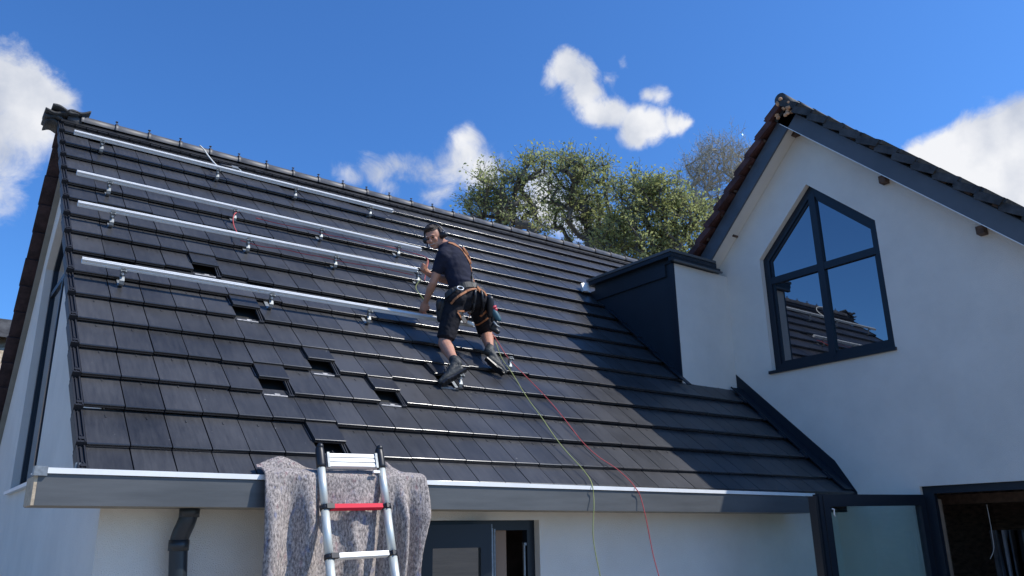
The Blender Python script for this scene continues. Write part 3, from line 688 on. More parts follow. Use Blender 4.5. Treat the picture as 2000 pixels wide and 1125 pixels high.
# open glass door leaf standing out from the wall
y_d = -1.12*S; dx0, dx1 = PY(1597, 1000, y_d).x, XG-.012; dz1 = -.312*S
dr = MB()
def DF(x, t, z): return Vector((x, y_d+t-.0*(x), z+(x-dx0)*.012))
dr.sheet([(dx0, GZ+.06), (dx1, GZ+.06), (dx1, dz1), (dx0, dz1)], [[(dx0+.16, GZ+.16), (dx1-.10, GZ+.16), (dx1-.10, dz1-.105), (dx0+.16, dz1-.105)]], lambda a, b, t: DF(a, t, b), -.03, .03)
dro = dr.build('glass_door', ANTHF, gab, label='open anthracite glass door standing out from the wall')
p_ = MB(); p_.box((dx0+.15, -.006, GZ+.15), (dx1-.09, .006, dz1-.10), DF); p_.build('pane', DGLASS, dro)
p_ = MB(); p_.box((dx0-.045, -.02, GZ+.06), (dx0-.008, .05, dz1-.015), DF); p_.box((dx0+.05, -.038, GZ+.07), (dx0+.056, -.03, dz1-.01), DF); p_.build('door_seal', RUBB, dro)
p_ = MB(); p_.box((dx0+.17, .032, dz1-.155), (dx0+.52, .05, dz1-.10), DF); p_.build('door_stay', ANTHF, dro)
p_ = MB(); p_.tube([DF(dx0+.172, -.034, dz1-.125), DF(dx0+.195, -.04, dz1-.13), DF(dx0+.19, -.036, dz1-.17), DF(dx0+.21, -.036, dz1-.19)], .007, 6); p_.build('door_catch', ALU, dro)
# loose things inside the opening
c = MB(); c.tube(smoothpath([PX(1927, 985, XG+.5), PX(1932, 1010, XG+.5), PX(1938, 1045, XG+.5), PX(1941, 1072, XG+.5), PX(1934, 1092, XG+.5)]), .004, 6)
tag(c.build('hanging_cable', mat('cable_grey', (.5, .45, .4), rough=.6), None, origin=PX(1934, 1092, XG+.5)), 'thin pale cable dangling inside the dark doorway', 'cable')
c = MB(); 
for k in range(26):
    pass
c0 = PX(1975, 1035, XG+1.1)
n1 = 30; ids = []
for i in range(n1+1):
    yy = c0.y+.22-i*(.75/n1); xx = c0.x+.04*math.sin(i*1.15)+.02*math.sin(i*2.6)
    ids.append(c.add([(xx, yy, c0.z), (xx+.02*math.sin(i*.9), yy, GZ+.1)]))
for i in range(n1): c.quad((ids[i], ids[i+1], ids[i+1]+1, ids[i]+1), True)
for i in range(n1): c.quad((ids[i]+1, ids[i+1]+1, ids[i+1], ids[i]), True)
cs = c.build('dust_sheet', CLOTHG, None, origin=(c0.x, c0.y-.15, GZ+.1), fixn=False); md = cs.modifiers.new('s', 'SOLIDIFY'); md.thickness = .004
tag(cs, 'grey dust sheet hanging in folds inside the dark doorway', 'dust sheet')

# ================================================================== NEIGHBOUR'S THATCHED HOUSE (far left)
tp0 = PD(4, 634, 15); th_ = empty('thatched_house', (tp0.x-2.2, tp0.y+2, GZ), 'thatched house with a dark ridge, glimpsed at the far left edge', 'house')
t = MB(); rz_ = tp0.z
def TR(x, y, z): return Vector((tp0.x-4.6+x, tp0.y+y, z))
t.prism([(-.4, rz_-.25), (2.6, rz_-3.4), (2.2, rz_-3.6), (-.4, rz_-.85), (-3.0, rz_-3.6), (-3.4, rz_-3.4)], lambda a, b, tt: TR(tt, a, b), 0, 4.85); t.build('thatched_roof', THATCH, th_)
t = MB(); t.prism([(-.4, rz_+.02), (.1, rz_-.42), (-.4, rz_-.3), (-.9, rz_-.42)], lambda a, b, tt: TR(tt, a, b), -.1, 4.95); t.build('ridge', DARKT, th_)
t = MB(); t.prism([(-2.6, GZ), (1.9, GZ), (1.9, rz_-3.2), (-.4, rz_-.9), (-2.6, rz_-3.2)], lambda a, b, tt: TR(tt, a, b), .15, 4.6); t.build('wall', WHITEWALL, th_)

# ================================================================== RAILS AND ROOF HOOKS
rails = [(14.17, 145, 258, 767, 412, 'topmost of the four aluminium mounting rails, just below the ridge'),
         (10.98, 150, 337, 822, 487, 'second aluminium mounting rail from the ridge'),
         (9.05, 152, 397, 815, 528, 'third aluminium mounting rail from the ridge, ending at the worker\'s raised hand'),
         (5.93, 160, 508, 925, 635, 'lowest aluminium mounting rail, running behind the worker\'s legs')]
RH = .115
rinfo = []
for (row, xa, ya_, xb, yb, lab) in rails:
    A = PR(xa, ya_, RH); B = PR(xb, yb, RH); sA = A.dot(RS); sB = B.dot(RS); rinfo.append((A.x, sA, B.x, sB))
    prof = [(-.020, -.020), (.020, -.020), (.020, .020), (.008, .020), (.008, .012), (-.008, .012), (-.008, .020), (-.020, .020), (-.020, .006), (-.015, .003), (-.015, -.003), (-.020, -.006)]
    def f(a, b, t, A=A, B=B): return A.lerp(B, t) + RS*a + RN*b
    m_ = MB(); m_.prism(prof, f, 0, 1)
    o = m_.build('mounting_rail', ALU, None, origin=A.lerp(B, .5)-RN*.02); tag(o, lab, 'mounting rail', 'aluminium rails across the tiled roof')
# hook built once, then copied
def make_hook(loc):
    t = empty('roof_hook', loc, 'x', 'roof hook', 'steel hooks carrying the rails')
    def H(x, s, h): return Vector(loc) + RX*x + RS*s + RN*h
    a = MB(); pa = [(.10, -.028), (-.018, -.028), (-.050, -.012), (-.060, .010), (-.052, .034), (-.022, .050), (-.005, .052)]
    for k in range(len(pa)-1): a.bar(H(0, *pa[k]), H(0, *pa[k+1]), .034, .006, up=RN)
    a.build('arm', GALV, t)
    a = MB(); a.bar(H(0, .0, .05), H(0, .0, .115), .036, .007, up=RS); a.box((-.026, -.014, .098), (.026, .014, .104), H); a.box((-.022, -.03, .088), (-.012, .004, .106), H); a.box((.012, -.03, .088), (.022, .004, .106), H); a.build('riser', GALV, t)
    a = MB(); a.tube([H(0, -.018, .075), H(0, -.002, .075)], .011, 6, flat=True); a.tube([H(0, -.03, .075), H(0, -.002, .075)], .005, 8); a.build('bolt', ALU, t)
    return t
hk0 = None
HP = [[(202, 277), (430, 335), (582, 371), (727, 405)], [(216, 355), (462, 410), (630, 446), (782, 481)], [(222, 414), (490, 471), (663, 507), (826, 540)], [(242, 523), (533, 572), (725, 606)]]
rn = ['topmost rail', 'second rail', 'third rail', 'lowest rail']; on = ['first hook from the left', 'second hook from the left', 'third hook from the left', 'fourth hook from the left']
locs = []
for i, lst in enumerate(HP):
    A_x, sA, B_x, sB = rinfo[i]
    for j, (px_, py_) in enumerate(lst):
        p = PR(px_, py_, RH); x_ = p.x; s_ = sA+(sB-sA)*(x_-A_x)/(B_x-A_x)-.026
        locs.append((RP(x_, s_, 0), '%s under the %s' % (on[j], rn[i])))
for (px_, py_, lb) in ((893, 750, 'bare roof hook poking out under the worker\'s left boot'), (990, 716, 'bare roof hook beside the worker\'s right boot')):
    locs.append((PR(px_, py_, .0), lb))
def copy_thing(o):
    c = o.copy(); col.objects.link(c)
    for ch in o.children: d_ = ch.copy(); col.objects.link(d_); d_.parent = c
    return c
for loc, lb in locs:
    if hk0 is None: hk0 = make_hook(loc); o = hk0
    else: o = copy_thing(hk0); o.location = loc
    o['label'] = lb

# ================================================================== CORDS AND CABLES
def cord(name, pts, r, mt, lab, cat='cord', k=4, group=None):
    p = smoothpath(pts, k); c = MB(); c.tube(p, r, 7); lo = min(p, key=lambda v: v.z)
    o = c.build(name, mt, None, origin=lo); tag(o, lab, cat, group); return o
yl = YF-.020
def gut(px, py): return PY(px, py, yl)
red = [PR(962, 652, .18), PR(975, 672, .12), PR(993, 700, .06), PR(1029, 737, .02), PR(1064, 773, .016), PR(1099, 814, .016), PR(1134, 859, .018), PR(1166, 890, .02), PR(1203.5, 915, .025), PR(1230, 939, .035), gut(1241, 953), gut(1250, 968), PY(1260, 1005, yl-.03), PY(1268, 1045, yl-.035), PY(1276, 1085, yl-.03), PY(1288, 1130, yl-.03), PY(1302, 1190, yl-.02)]
cord('safety_cord', red, .0040, RED, 'thin red cord trailing down the tiles and over the gutter')
yel = [PR(968, 668, .16), PR(980, 700, .07), PR(999, 727, .02), PR(1022, 765, .016), PR(1039, 790, .016), PR(1059, 817, .016), PR(1084, 854, .018), PR(1109, 885, .02), PR(1136, 914, .03), PR(1151, 934, .035), gut(1157, 949), gut(1159, 965), PY(1160, 990, yl-.02), PY(1158, 1040, yl-.02), PY(1163, 1080, yl-.02), PY(1173, 1130, yl-.02), PY(1180, 1190, yl-.02)]
cord('safety_cord', yel, .0040, YEL, 'thin yellow-green cord trailing down the tiles and over the gutter')
cord('rail_cable', [PR(468, 414, .075), PR(459, 417, .09), PR(455, 428, .06), PR(457, 442, .03), PR(462, 453, .03), PR(464, 462, .06)], .0058, RED, 'short red cable looping between the second and third rails', 'cable')
def under(i, x0, x1, n=9, h=.068, ds_=-.03):
    A_x, sA, B_x, sB = rinfo[i]; rr3 = random.Random(i)
    return [RP(A_x+(B_x-A_x)*(x0+(x1-x0)*t/n), sA+(sB-sA)*(x0+(x1-x0)*t/n)+ds_+rr3.uniform(-.006, .006), h+rr3.uniform(-.012, .004)) for t in range(n+1)]
cord('rail_cable', under(1, .46, .97)+[PR(835, 505, .12), PR(832, 530, .1), PR(829, 548, .07)], .0045, RED, 'red cable running beneath the second rail to the worker\'s hand', 'cable')
cord('rail_cable', under(2, .42, .99, ds_=-.024), .0045, RED, 'red cable tucked beneath the third rail', 'cable')
cord('tie_cord', [PR(390, 284, .17), PR(398, 292, .10), PR(408, 306, .05), PR(418, 318, .04), PR(427, 327, .05), PR(424, 324, .06)], .008, WHT, 'frayed white cord hanging over the ridge to the topmost rail')
cord('rail_cable', [PR(822, 545, .10), PR(812, 560, .03), PR(820, 575, .02), PR(836, 590, .02), PR(838, 560, .06)], .0045, YEL, 'green and white lead dangling beside the worker\'s raised hand', 'cable')
# clamp tool lying on the top rail
pt = PR(452, 328, .12); tl = empty('clamp_tool', pt-RN*.04, 'black and silver hand tool resting on the topmost rail', 'hand tool')
u1 = (PR(476, 335, .12)-PR(435, 325, .12)).normalized(); u2 = RN.cross(u1).normalized()
def TLf(a, b, c): return pt + u1*a + u2*b + RN*c
t = MB(); t.limb([TLf(-.12, 0, 0), TLf(.0, .0, .0)], [.020, .024]); t.build('grip', RUBB, tl)
t = MB(); t.box((0, -.03, -.018), (.075, .03, .022), TLf); t.tube([TLf(.075, 0, 0), TLf(.12, -.01, -.012)], [.018, .010], 10); t.build('head', GALV, tl)
t = MB(); t.tube([TLf(.05, -.03, .0), TLf(.09, -.045, -.02), TLf(.125, -.02, -.03)], .008, 8); t.build('trigger', RUBB, tl)

# ================================================================== LADDER
PT_L, PB_L = PY(625, 886, -.37*S), PY(647, 1119, -.68*S); PT_R, PB_R = PY(741.5, 889, -.37*S), PY(770.5, 1122, -.68*S)
dirL = (PB_L-PT_L).normalized(); dirR = (PB_R-PT_R).normalized(); dl = ((dirL+dirR)/2).normalized()
kG = (PT_L.z-GZ)/-dl.z
lad = empty('ladder', PT_L.lerp(PT_R, .5)+dl*kG, 'silver telescopic ladder leaning on the blanket at the gutter', 'ladder')
cr0 = (PT_R-PT_L); wl = cr0.length; cx_ = cr0.normalized(); out_n = cx_.cross(dl).normalized()
if out_n.y > 0: out_n = -out_n
def LP(a, s, o_): return PT_L + cx_*a + dl*s + out_n*o_
# rung distances along the ladder, from the photo heights
def s_at(py_, base): # slide along the left stile until it projects at py
    s_ = 0
    for q in range(400):
        p = base + dl*s_; d = p-CAM; yy = 562.5-FPX*d.dot(UP)/d.dot(FW)
        if yy >= py_: break
        s_ += .01
    return s_
sr = [s_at(990, PT_L), s_at(1087, PT_L)]
gap_ = sr[1]-sr[0]; seq = [.055]+[sr[0]+gap_*k for k in range(9) if sr[0]+gap_*k < kG-.1]
for a_ in (0, wl):
    t = MB()
    for k in range(len(seq)):
        s0 = seq[k]; s1 = seq[k+1] if k+1 < len(seq) else kG-.05
        t.tube([LP(a_, s0, 0), LP(a_, s1, 0)], .0245+.0012*k, 18)
    so_ = t.build('stile', LALU, lad)
    t = MB(); t.tube([LP(a_, -.055, 0), LP(a_, -.035, 0), LP(a_, .0, 0), LP(a_, .075, 0), LP(a_, .095, 0)], [.017, .026, .029, .030, .028], 16); t.ball(LP(a_, -.045, .01), .022); t.build('end_cap', RUBB, so_)
    for k in range(1, len(seq)):
        t = MB(); t.tube([LP(a_, seq[k]-.012, 0), LP(a_, seq[k]+.018, 0)], .031, 16); t.box((a_-.014 if a_ else .0, seq[k]-.014, .01), (a_ if a_ else .05, seq[k]+.016, .036), LP); t.build('collar', RUBB, so_)
    t = MB(); t.tube([LP(a_, kG-.10, 0), LP(a_, kG, 0)], .036, 14); t.build('foot', RUBB, so_)
def rung(s, mt, ht=.032):
    t = MB(); pr = [(-.020, -ht/2), (.020, -ht/2), (.024, ht/2-.004), (.018, ht/2), (-.018, ht/2), (-.024, ht/2-.004)]
    t.prism(pr, lambda a, b, tt: LP(tt, s+b, a), .035, wl-.035); t.build('rung', mt, lad)
for k in range(3): rung(.018+k*.031, ALUW, .027)
for k, s_ in enumerate(seq[1:]): rung(s_, REDM if k == 0 else ALUW)
t = MB(); t.tube([LP(.03, .150, -.045), LP(wl-.03, .135, -.045)], .027, 14); t.build('black_bar', RUBB, lad)  # black tube added across the dark gap behind the top rungs
t = MB(); t.box((wl-.075, .120, .012), (wl-.03, .134, .03), LP); t.build('latch', ALUW, lad)
for a_, b_ in ((.034, .05), (wl-.05, wl-.034)):
    t = MB(); t.box((a_, .0, .016), (b_, .10, .030), LP); t.build('rung_bracket', GALV, lad)

# ================================================================== BLANKET
bl = MB(); NX, NV = 150, 120
xl, xr = 1.18*S, 2.60*S
rb = random.Random(9)
def bl_pt(i, j):
    u = i/NX; x = xl+(xr-xl)*u
    v = j/NV                      # 0 on the tiles .. 1 at the hem below
    up_ = .012+.085*math.exp(-((u-.16)/.12)**2)+.10*math.exp(-((u-.75)/.045)**2)+.004*math.sin(u*17)
    tot = up_ + .10 + 1.0
    d = v*tot
    bulk = .010+.012*(1+math.sin(u*9+1))
    fold = .038*math.sin(u*26+1.2*math.sin(u*7))+.012*math.sin(u*47+2)+.035*math.exp(-((u-.73)/.025)**2)+.045*math.exp(-((u-.84)/.035)**2)-.03*math.exp(-((u-.785)/.02)**2)
    lip = Vector((x, YF-.03, -.212*S))
    if d < up_:                  # lying on the tiles, bunched
        s = -.60*TG+(up_-d); h = .012+bulk*.6+.020*math.exp(-((u-.15)/.12)**2)*math.sin(min(1, (up_-d)/.06)*2.2)+.05*math.exp(-((u-.80)/.05)**2)
        p = RP(x+.03*math.sin(d*9), s, h+.010*noise.noise(Vector((x*14, d*14, 2))))
    elif d < up_+.10:
        t = (d-up_)/.10
        a = RP(x, -.60*TG, .012+bulk*.6+.05*math.exp(-((u-.80)/.05)**2)); b = lip+Vector((0, -.018, 0))
        p = a.lerp(b, t); p.z += .014*math.sin(t*math.pi)+.008*t
    else:
        t = d-up_-.10; k = min(1, t/.25)
        sway = .06*u*t if u > .6 else .02*t
        xx = x + .03*t*(1-2*u) + (-.05*max(0, t-.25)*max(0, (u-.8)/.2))
        if u > .93: xx += .02*math.sin(t*9)*(u-.93)/.07
        p = Vector((xx, YF-.050-fold*k*(1+.5*math.sin(t*3+u*8)) - .018*k - .014*noise.noise(Vector((x*7, t*4, 5)))*k, -.212*S - t))
        # creases that run askew
        p.y -= .016*math.exp(-((u-.42-.25*t)/.03)**2)*k + .014*math.exp(-((u-.60+.30*t)/.03)**2)*k
    p += Vector((0, -.0025, .001))*noise.noise(p*60)
    return p
base = bl.add([bl_pt(i, j) for j in range(NV+1) for i in range(NX+1)])
for j in range(NV):
    for i in range(NX): bl.quad((j*(NX+1)+i, (j+1)*(NX+1)+i, (j+1)*(NX+1)+i+1, j*(NX+1)+i+1), True)
o = bl.build('moving_blanket', BLANK, None, origin=bl_pt(NX//2, NV), fixn=False); md = o.modifiers.new('s', 'SOLIDIFY'); md.thickness = .009; md.offset = 0
tag(o, 'grey speckled felt moving blanket draped over the gutter behind the ladder', 'blanket')

# ================================================================== THE WORKER
feet = PR(920, 735, 0)
man = empty('worker', feet, 'man in navy T-shirt and black shorts crouching on the roof, giving a thumbs up', 'person')
man.name = 'person'
J = dict(aL=(888, 706, 7.12), kL=(868, 670, 7.46), aR=(957, 683, 7.70), kR=(950, 651, 8.06), hL=(891, 585, 7.64), hR=(931, 585, 7.83), pel=(909, 573, 7.75), belly=(898, 546, 7.76), chest=(889, 512, 7.84),
         neck=(871, 481, 7.86), head=(848, 463, 7.86), sL=(866, 500, 7.72), sR=(899, 494, 7.98), eL=(846, 552, 7.72), wL=(832, 588, 7.84), eR=(874, 548, 8.04), wR=(840, 537, 7.95))
X = {k: PD(*v) for k, v in J.items()}
V = Vector
def cam_dir(r, u, t): return (RT*r + UP*u - FW*t).normalized()
side_t = (X['sR']-X['sL']).normalized(); side_p = (X['hR']-X['hL']).normalized()
body = MB()
# legs
def leg(mb, h, k, a, s=1.): 
    mb.limb([h, h.lerp(k, .5), k], [.088*s, .077*s, .060*s]); kk = k
    calf = k.lerp(a, .35) - (h-k).normalized()*.0
    mb.limb([k, k.lerp(a, .3), k.lerp(a, .65), a], [.056*s, .062*s, .047*s, .036*s])
leg(body, X['hL'], X['kL'], X['aL']); leg(body, X['hR'], X['kR'], X['aR'])
body.limb([X['pel'], X['belly'], X['chest'], X['chest'].lerp(X['neck'], .55)], [.155, .140, .165, .13], side=side_t, ry=[.115, .10, .115, .085], n=20)
body.limb([X['sL'], X['neck'].lerp(X['chest'], .2), X['sR']], [.062, .075, .062])
hc = X['head']; hu = cam_dir(-.33, .92, .12); hf = cam_dir(-.34, -.18, .9); hf = (hf-hu*hf.dot(hu)).normalized(); hl = hu.cross(hf).normalized()
def HD(l, f, u): return hc + hl*l + hf*f + hu*u
body.limb([X['neck'].lerp(X['chest'], .15), X['neck'], HD(0, -.025, -.05)], [.068, .058, .056])
body.ball(HD(0, -.012, .025), (.074, .094, .092), (hl, hf, hu), 20, 14)
body.ball(HD(0, .028, -.045), (.056, .062, .070), (hl, hf, hu), 16, 10)
body.ball(HD(0, .062, -.092), (.026, .022, .020), (hl, hf, hu), 12, 8)       # chin
body.ball(HD(0, .082, .022), (.052, .014, .014), (hl, hf, hu), 12, 8)        # brow
body.limb([HD(0, .088, .008), HD(0, .104, -.020), HD(0, .100, -.027)], [.009, .013, .014]) # nose
for sg in (-1, 1):
    body.ball(HD(sg*.038, .070, -.022), (.022, .020, .020), (hl, hf, hu), 10, 8) # cheek
    body.ball(HD(sg*.076, -.012, -.008), (.010, .020, .030), (hl, hf, hu), 10, 8)  # ear
body.ball(HD(0, .084, -.062), (.026, .010, .008), (hl, hf, hu), 10, 6)
# arms
def arm(mb, s, e, w_, k=1.):
    mb.limb([s, s.lerp(e, .45), e], [.054*k, .048*k, .038*k]); mb.limb([e, e.lerp(w_, .3), w_], [.040*k, .041*k, .027*k])
arm(body, X['sL'], X['eL'], X['wL']); arm(body, X['sR'], X['eR'], X['wR'])
# left hand: fingers curl over the rail edge
pm = X['wL'].lerp(PD(828, 603, 7.88), .0)
kn = PD(827, 602, 7.86)
hd_ = (kn-X['wL']).normalized(); hs = cam_dir(1, .25, .3); hs = (hs-hd_*hs.dot(hd_)).normalized(); hn = hd_.cross(hs).normalized()
if hn.dot(FW) > 0: hn = -hn
body.limb([X['wL'], X['wL'].lerp(kn, .5), kn], [.027, .040, .040], side=hs, ry=[.022, .018, .015])
for k, (ln, off) in enumerate([(.068, -.031), (.078, -.011), (.074, .010), (.058, .030)]):
    b0 = kn + hs*off
    body.limb([b0, b0+hd_*ln*.45-hn*.002, b0+hd_*ln*.72-hn*.016, b0+hd_*ln*.86-hn*.032], [.0098, .0092, .0085, .0075], n=8)
tb = X['wL'].lerp(kn, .35)+hs*.028
body.limb([tb, tb+hs*.022+hd_*.022-hn*.004, tb+hs*.018+hd_*.050-hn*.012], [.013, .011, .009], n=8)
# right hand: thumbs up
pc = PD(829, 527, 7.93); ad = (pc-X['wR']).normalized(); tu = cam_dir(-.28, .95, .0); tu = (tu-ad*tu.dot(ad)*.6).normalized(); fn_ = ad.cross(tu).normalized()
if fn_.dot(-FW) < 0: fn_ = -fn_
body.limb([X['wR'], X['wR'].lerp(pc, .6), pc+ad*.012], [.026, .034, .036], side=tu, ry=[.022, .020, .018])
for k in range(4):
    b0 = pc + ad*.026 + tu*(.030-.020*k)
    body.limb([b0-ad*.01, b0+ad*.016+fn_*.006, b0+ad*.012+fn_*.030, b0-ad*.014+fn_*.034], [.0105, .0105-.0005*k, .0100-.0005*k, .0085], n=8)
t0 = pc + tu*.030-ad*.012+fn_*.008
body.limb([t0, t0+tu*.030-ad*.002, t0+tu*.060-ad*.004, t0+tu*.078-ad*.010], [.0135, .0120, .0108, .0085], n=8)
bo = fused(body, 'body', SKIN, man, voxel=.0058, smooth=3, factor=.4)
bo.name = 'body'
# eyes, brows, mouth
for sg in (-1, 1):
    t = MB(); t.ball(HD(sg*.030, .0815, .003), (.013, .008, .0075), (hl, hf, hu), 10, 6); t.build('eye', RUBB, man)
    t = MB(); t.limb([HD(sg*.014, .096, .020), HD(sg*.045, .084, .024)], .0030, n=6); t.build('eyebrow', HAIR, man)
t = MB(); t.limb([HD(-.020, .093, -.054), HD(0, .098, -.060), HD(.020, .093, -.054)], .0042, n=8); t.build('mouth', TEETH, man)
# hair
hm = MB(); rh = random.Random(2)
hm.ball(HD(0, -.020, .040), (.080, .096, .090), (hl, hf, hu), 24, 16)
hm.ball(HD(0, .040, .098), (.055, .045, .028), (hl, hf, hu), 16, 10); hm.ball(HD(-.02, .062, .098), (.035, .026, .022), (hl, hf, hu), 12, 8)
ho = fused(hm, 'hair', HAIR, man, voxel=.006, smooth=2, disp=lambda c: .006*noise.noise(c*55)+.004*noise.noise(c*130))
# trim the hair mass away from the face
bm = bmesh.new(); bm.from_mesh(ho.data); par = man.location
dl_ = []
for v in bm.verts:
    q_ = v.co+par-hc; l_, f_, u_ = q_.dot(hl), q_.dot(hf), q_.dot(hu)
    if (f_ > .012 and u_ < .062) or (u_ < -.035+.9*max(0, f_+.03)): dl_.append(v)
bmesh.ops.delete(bm, geom=dl_, context='VERTS'); bm.to_mesh(ho.data); bm.free()
# beard stubble along the jaw
# T-shirt
sh = MB()
sh.limb([X['pel'].lerp(X['belly'], .15), X['belly'], X['chest'], X['chest'].lerp(X['neck'], .50)], [.158, .150, .176, .142], side=side_t, ry=[.122, .110, .126, .096], n=22)
sh.limb([X['sL'], X['neck'].lerp(X['chest'], .30), X['sR']], [.072, .080, .072])
sh.limb([X['sL'], X['sL'].lerp(X['eL'], .50)], [.070, .062]); sh.limb([X['sR'], X['sR'].lerp(X['eR'], .50)], [.070, .062])
axis = (X['neck']-X['belly']).normalized()
so2 = fused(sh, 'shirt', SHIRT, man, voxel=.008, smooth=5, disp=lambda c: .007*noise.noise(Vector((c.dot(axis)*26+c.x*6, c.dot(side_t)*5, c.z*9)))+.004*noise.noise(c*24))
# shorts
st = MB()
for h, k in (('hL', 'kL'), ('hR', 'kR')):
    st.limb([X[h], X[h].lerp(X[k], .45), X[h].lerp(X[k], .80)], [.105, .097, .088])
    st.ball(X[h]-FW*.045+UP*.01, .108)
st.ball(X['hL'].lerp(X['hR'], .5)-FW*.055+UP*.03, .105); st.ball(X['hL'].lerp(X['hR'], .5)-FW*.06-UP*.03, .085)
st.limb([X['pel'], X['pel'].lerp(X['belly'], .55)], [.165, .150], side=side_p, ry=[.125, .115], n=20)
for k in ('L', 'R'):  # cut the hems flat: a cuff ring
    h_, k_ = X['h'+k], X['k'+k]; a_ = h_.lerp(k_, .70); b_ = h_.lerp(k_, .90)
    st.tube([a_, b_], [.090, .086], 18)
so3 = fused(st, 'shorts', SHORT, man, voxel=.008, smooth=5, disp=lambda c: .006*noise.noise(c*17)+.003*noise.noise(c*40))
# boots
def boot(a, heel, toe, knee, parent, ln=.225):
    f_ = (toe-heel).normalized(); upv = (a-heel); upv = (upv-f_*upv.dot(f_)).normalized(); sd_ = f_.cross(upv).normalized()
    b_ = MB(); c0 = heel
    shaft = (knee-a).normalized()
    b_.limb([a+shaft*.022, a+shaft*.01, a-upv*.035], [.046, .048, .046])
    b_.limb([c0+upv*.038, c0+f_*ln*.45+upv*.042, c0+f_*ln*.72+upv*.036, c0+f_*ln*.90+upv*.032], [.036, .040, .043, .036], side=sd_, ry=[.036, .042, .034, .028])
    b_.limb([a-upv*.02, c0+f_*ln*.42+upv*.055], [.048, .040])
    o_ = fused(b_, 'boot', BOOT, parent, voxel=.006, smooth=3, disp=lambda c: .002*noise.noise(c*60))
    s_ = MB(); prof = [(-.040, -.030), (-.048, 0), (-.040, .030), (ln*.4, .036), (ln*.72, .050), (ln*.96, .038), (ln*1.03, 0), (ln*.96, -.036), (ln*.72, -.048), (ln*.4, -.034)]
    s_.prism(prof, lambda x, y, t: c0+f_*x+sd_*y*.82+upv*t, -.006, .010)
    for k in range(7): s_.box((ln*k/7, -.031, -.012), (ln*k/7+.022, .031, -.005), lambda x, y, t: c0+f_*x+sd_*y+upv*t)
    s_.build('sole', RUBB, o_)
    t = MB(); t.tube([a+shaft*.030, a+shaft*.050], [.043, .041], 16); t.build('sock', LEATH, o_)
    t = MB()
    for k in range(5):
        q = a.lerp(c0+f_*ln*.6+upv*.07, k/5)+f_*.030+upv*.012; t.tube([q-sd_*.026, q+f_*.006+upv*.006, q+sd_*.026], .0032, 6)
    t.build('laces', LEATH, o_)
boot(X['aL'], PD(903, 727, 7.04), PD(869, 748, 6.95), X['kL'], man)
boot(X['aR'], PD(955, 706, 7.60), PD(972, 721, 7.60), X['kR'], man, .185)
# ---- harness, laid on the clothing by looking for its surface
trees_ = [bvh(so2), bvh(so3), bvh(bo)]
def surf(px, py, lift=.006):
    d = ray(px, py).normalized(); best = None
    for t_ in trees_:
        h_ = t_.ray_cast(CAM, d)
        if h_[0] is not None and (best is None or h_[3] < best[1]): best = (h_[0], h_[3], h_[1])
    if best is None: return None
    n_ = best[2] if best[2].dot(d) < 0 else -best[2]
    return best[0]+n_*lift, n_
har = None
def strap(pts, wd, mt, name, parent, th_=.004, lift=.006):
    q = []
    fine = smoothpath([Vector((a, b, 0)) for a, b in pts], 5)
    for p in fine:
        s_ = surf(p.x, p.y, lift)
        if s_: q.append(s_)
        elif q: # off the body: keep the last depth
            dd = (q[-1][0]-CAM).dot(FW); q.append((PD(p.x, p.y, dd), q[-1][1]))
    if len(q) < 3: print('no strap', pts); return None
    mb = MB(); k = len(q); base = []
    for j, (p, n_) in enumerate(q):
        d = (q[min(j+1, k-1)][0]-q[max(j-1, 0)][0]).normalized(); s_ = n_.cross(d).normalized()
        base.append(mb.add([p-s_*wd/2, p+s_*wd/2, p+s_*wd/2-n_*th_, p-s_*wd/2-n_*th_]))
    for j in range(k-1):
        A, B = base[j], base[j+1]
        for t in range(4): mb.quad((A+t, A+(t+1)%4, B+(t+1)%4, B+t))
    mb.quad([base[0]+t for t in range(4)]); mb.quad([base[-1]+t for t in reversed(range(4))])
    return mb.build(name, mt, parent)
har = bpy.data.objects.new('harness', None); col.objects.link(har); har.parent = man; har.location = (0, 0, 0)
strap([(876, 474), (886, 477), (897, 484), (908, 497), (917, 512), (921, 530), (924, 550), (929, 562)], .030, STRAP, 'shoulder_strap', har)
strap([(903, 484), (911, 495), (918, 507), (921, 515)], .026, STRAP, 'shoulder_strap', har, lift=.012)
strap([(919, 508), (921, 530), (922, 553), (926, 562)], .022, LEATH, 'back_strap', har, lift=.012)
strap([(866, 583), (880, 571), (895, 562), (912, 556), (930, 558), (944, 567), (950, 574)], .055, LEATH, 'waist_belt', har, lift=.010)
strap([(882, 592), (893, 581), (906, 572), (918, 567), (932, 566), (943, 571), (948, 578)], .020, STRAP, 'hip_strap', har, lift=.017)
strap([(893, 608), (905, 608), (917, 612), (915, 622), (908, 632), (900, 622), (893, 610)], .016, STRAP, 'leg_loop', har, lift=.012)
strap([(895, 609), (903, 618), (910, 629)], .045, LEATH, 'leg_pad', har, lift=.008)
strap([(938, 617), (946, 610), (953, 603)], .022, STRAP, 'leg_loop', har, lift=.012)
strap([(918, 633), (932, 633), (945, 626), (956, 617)], .018, STRAP, 'leg_loop', har, lift=.014)
strap([(929, 562), (934, 566), (938, 572)], .030, STRAP, 'buckle_strap', har, lift=.022)
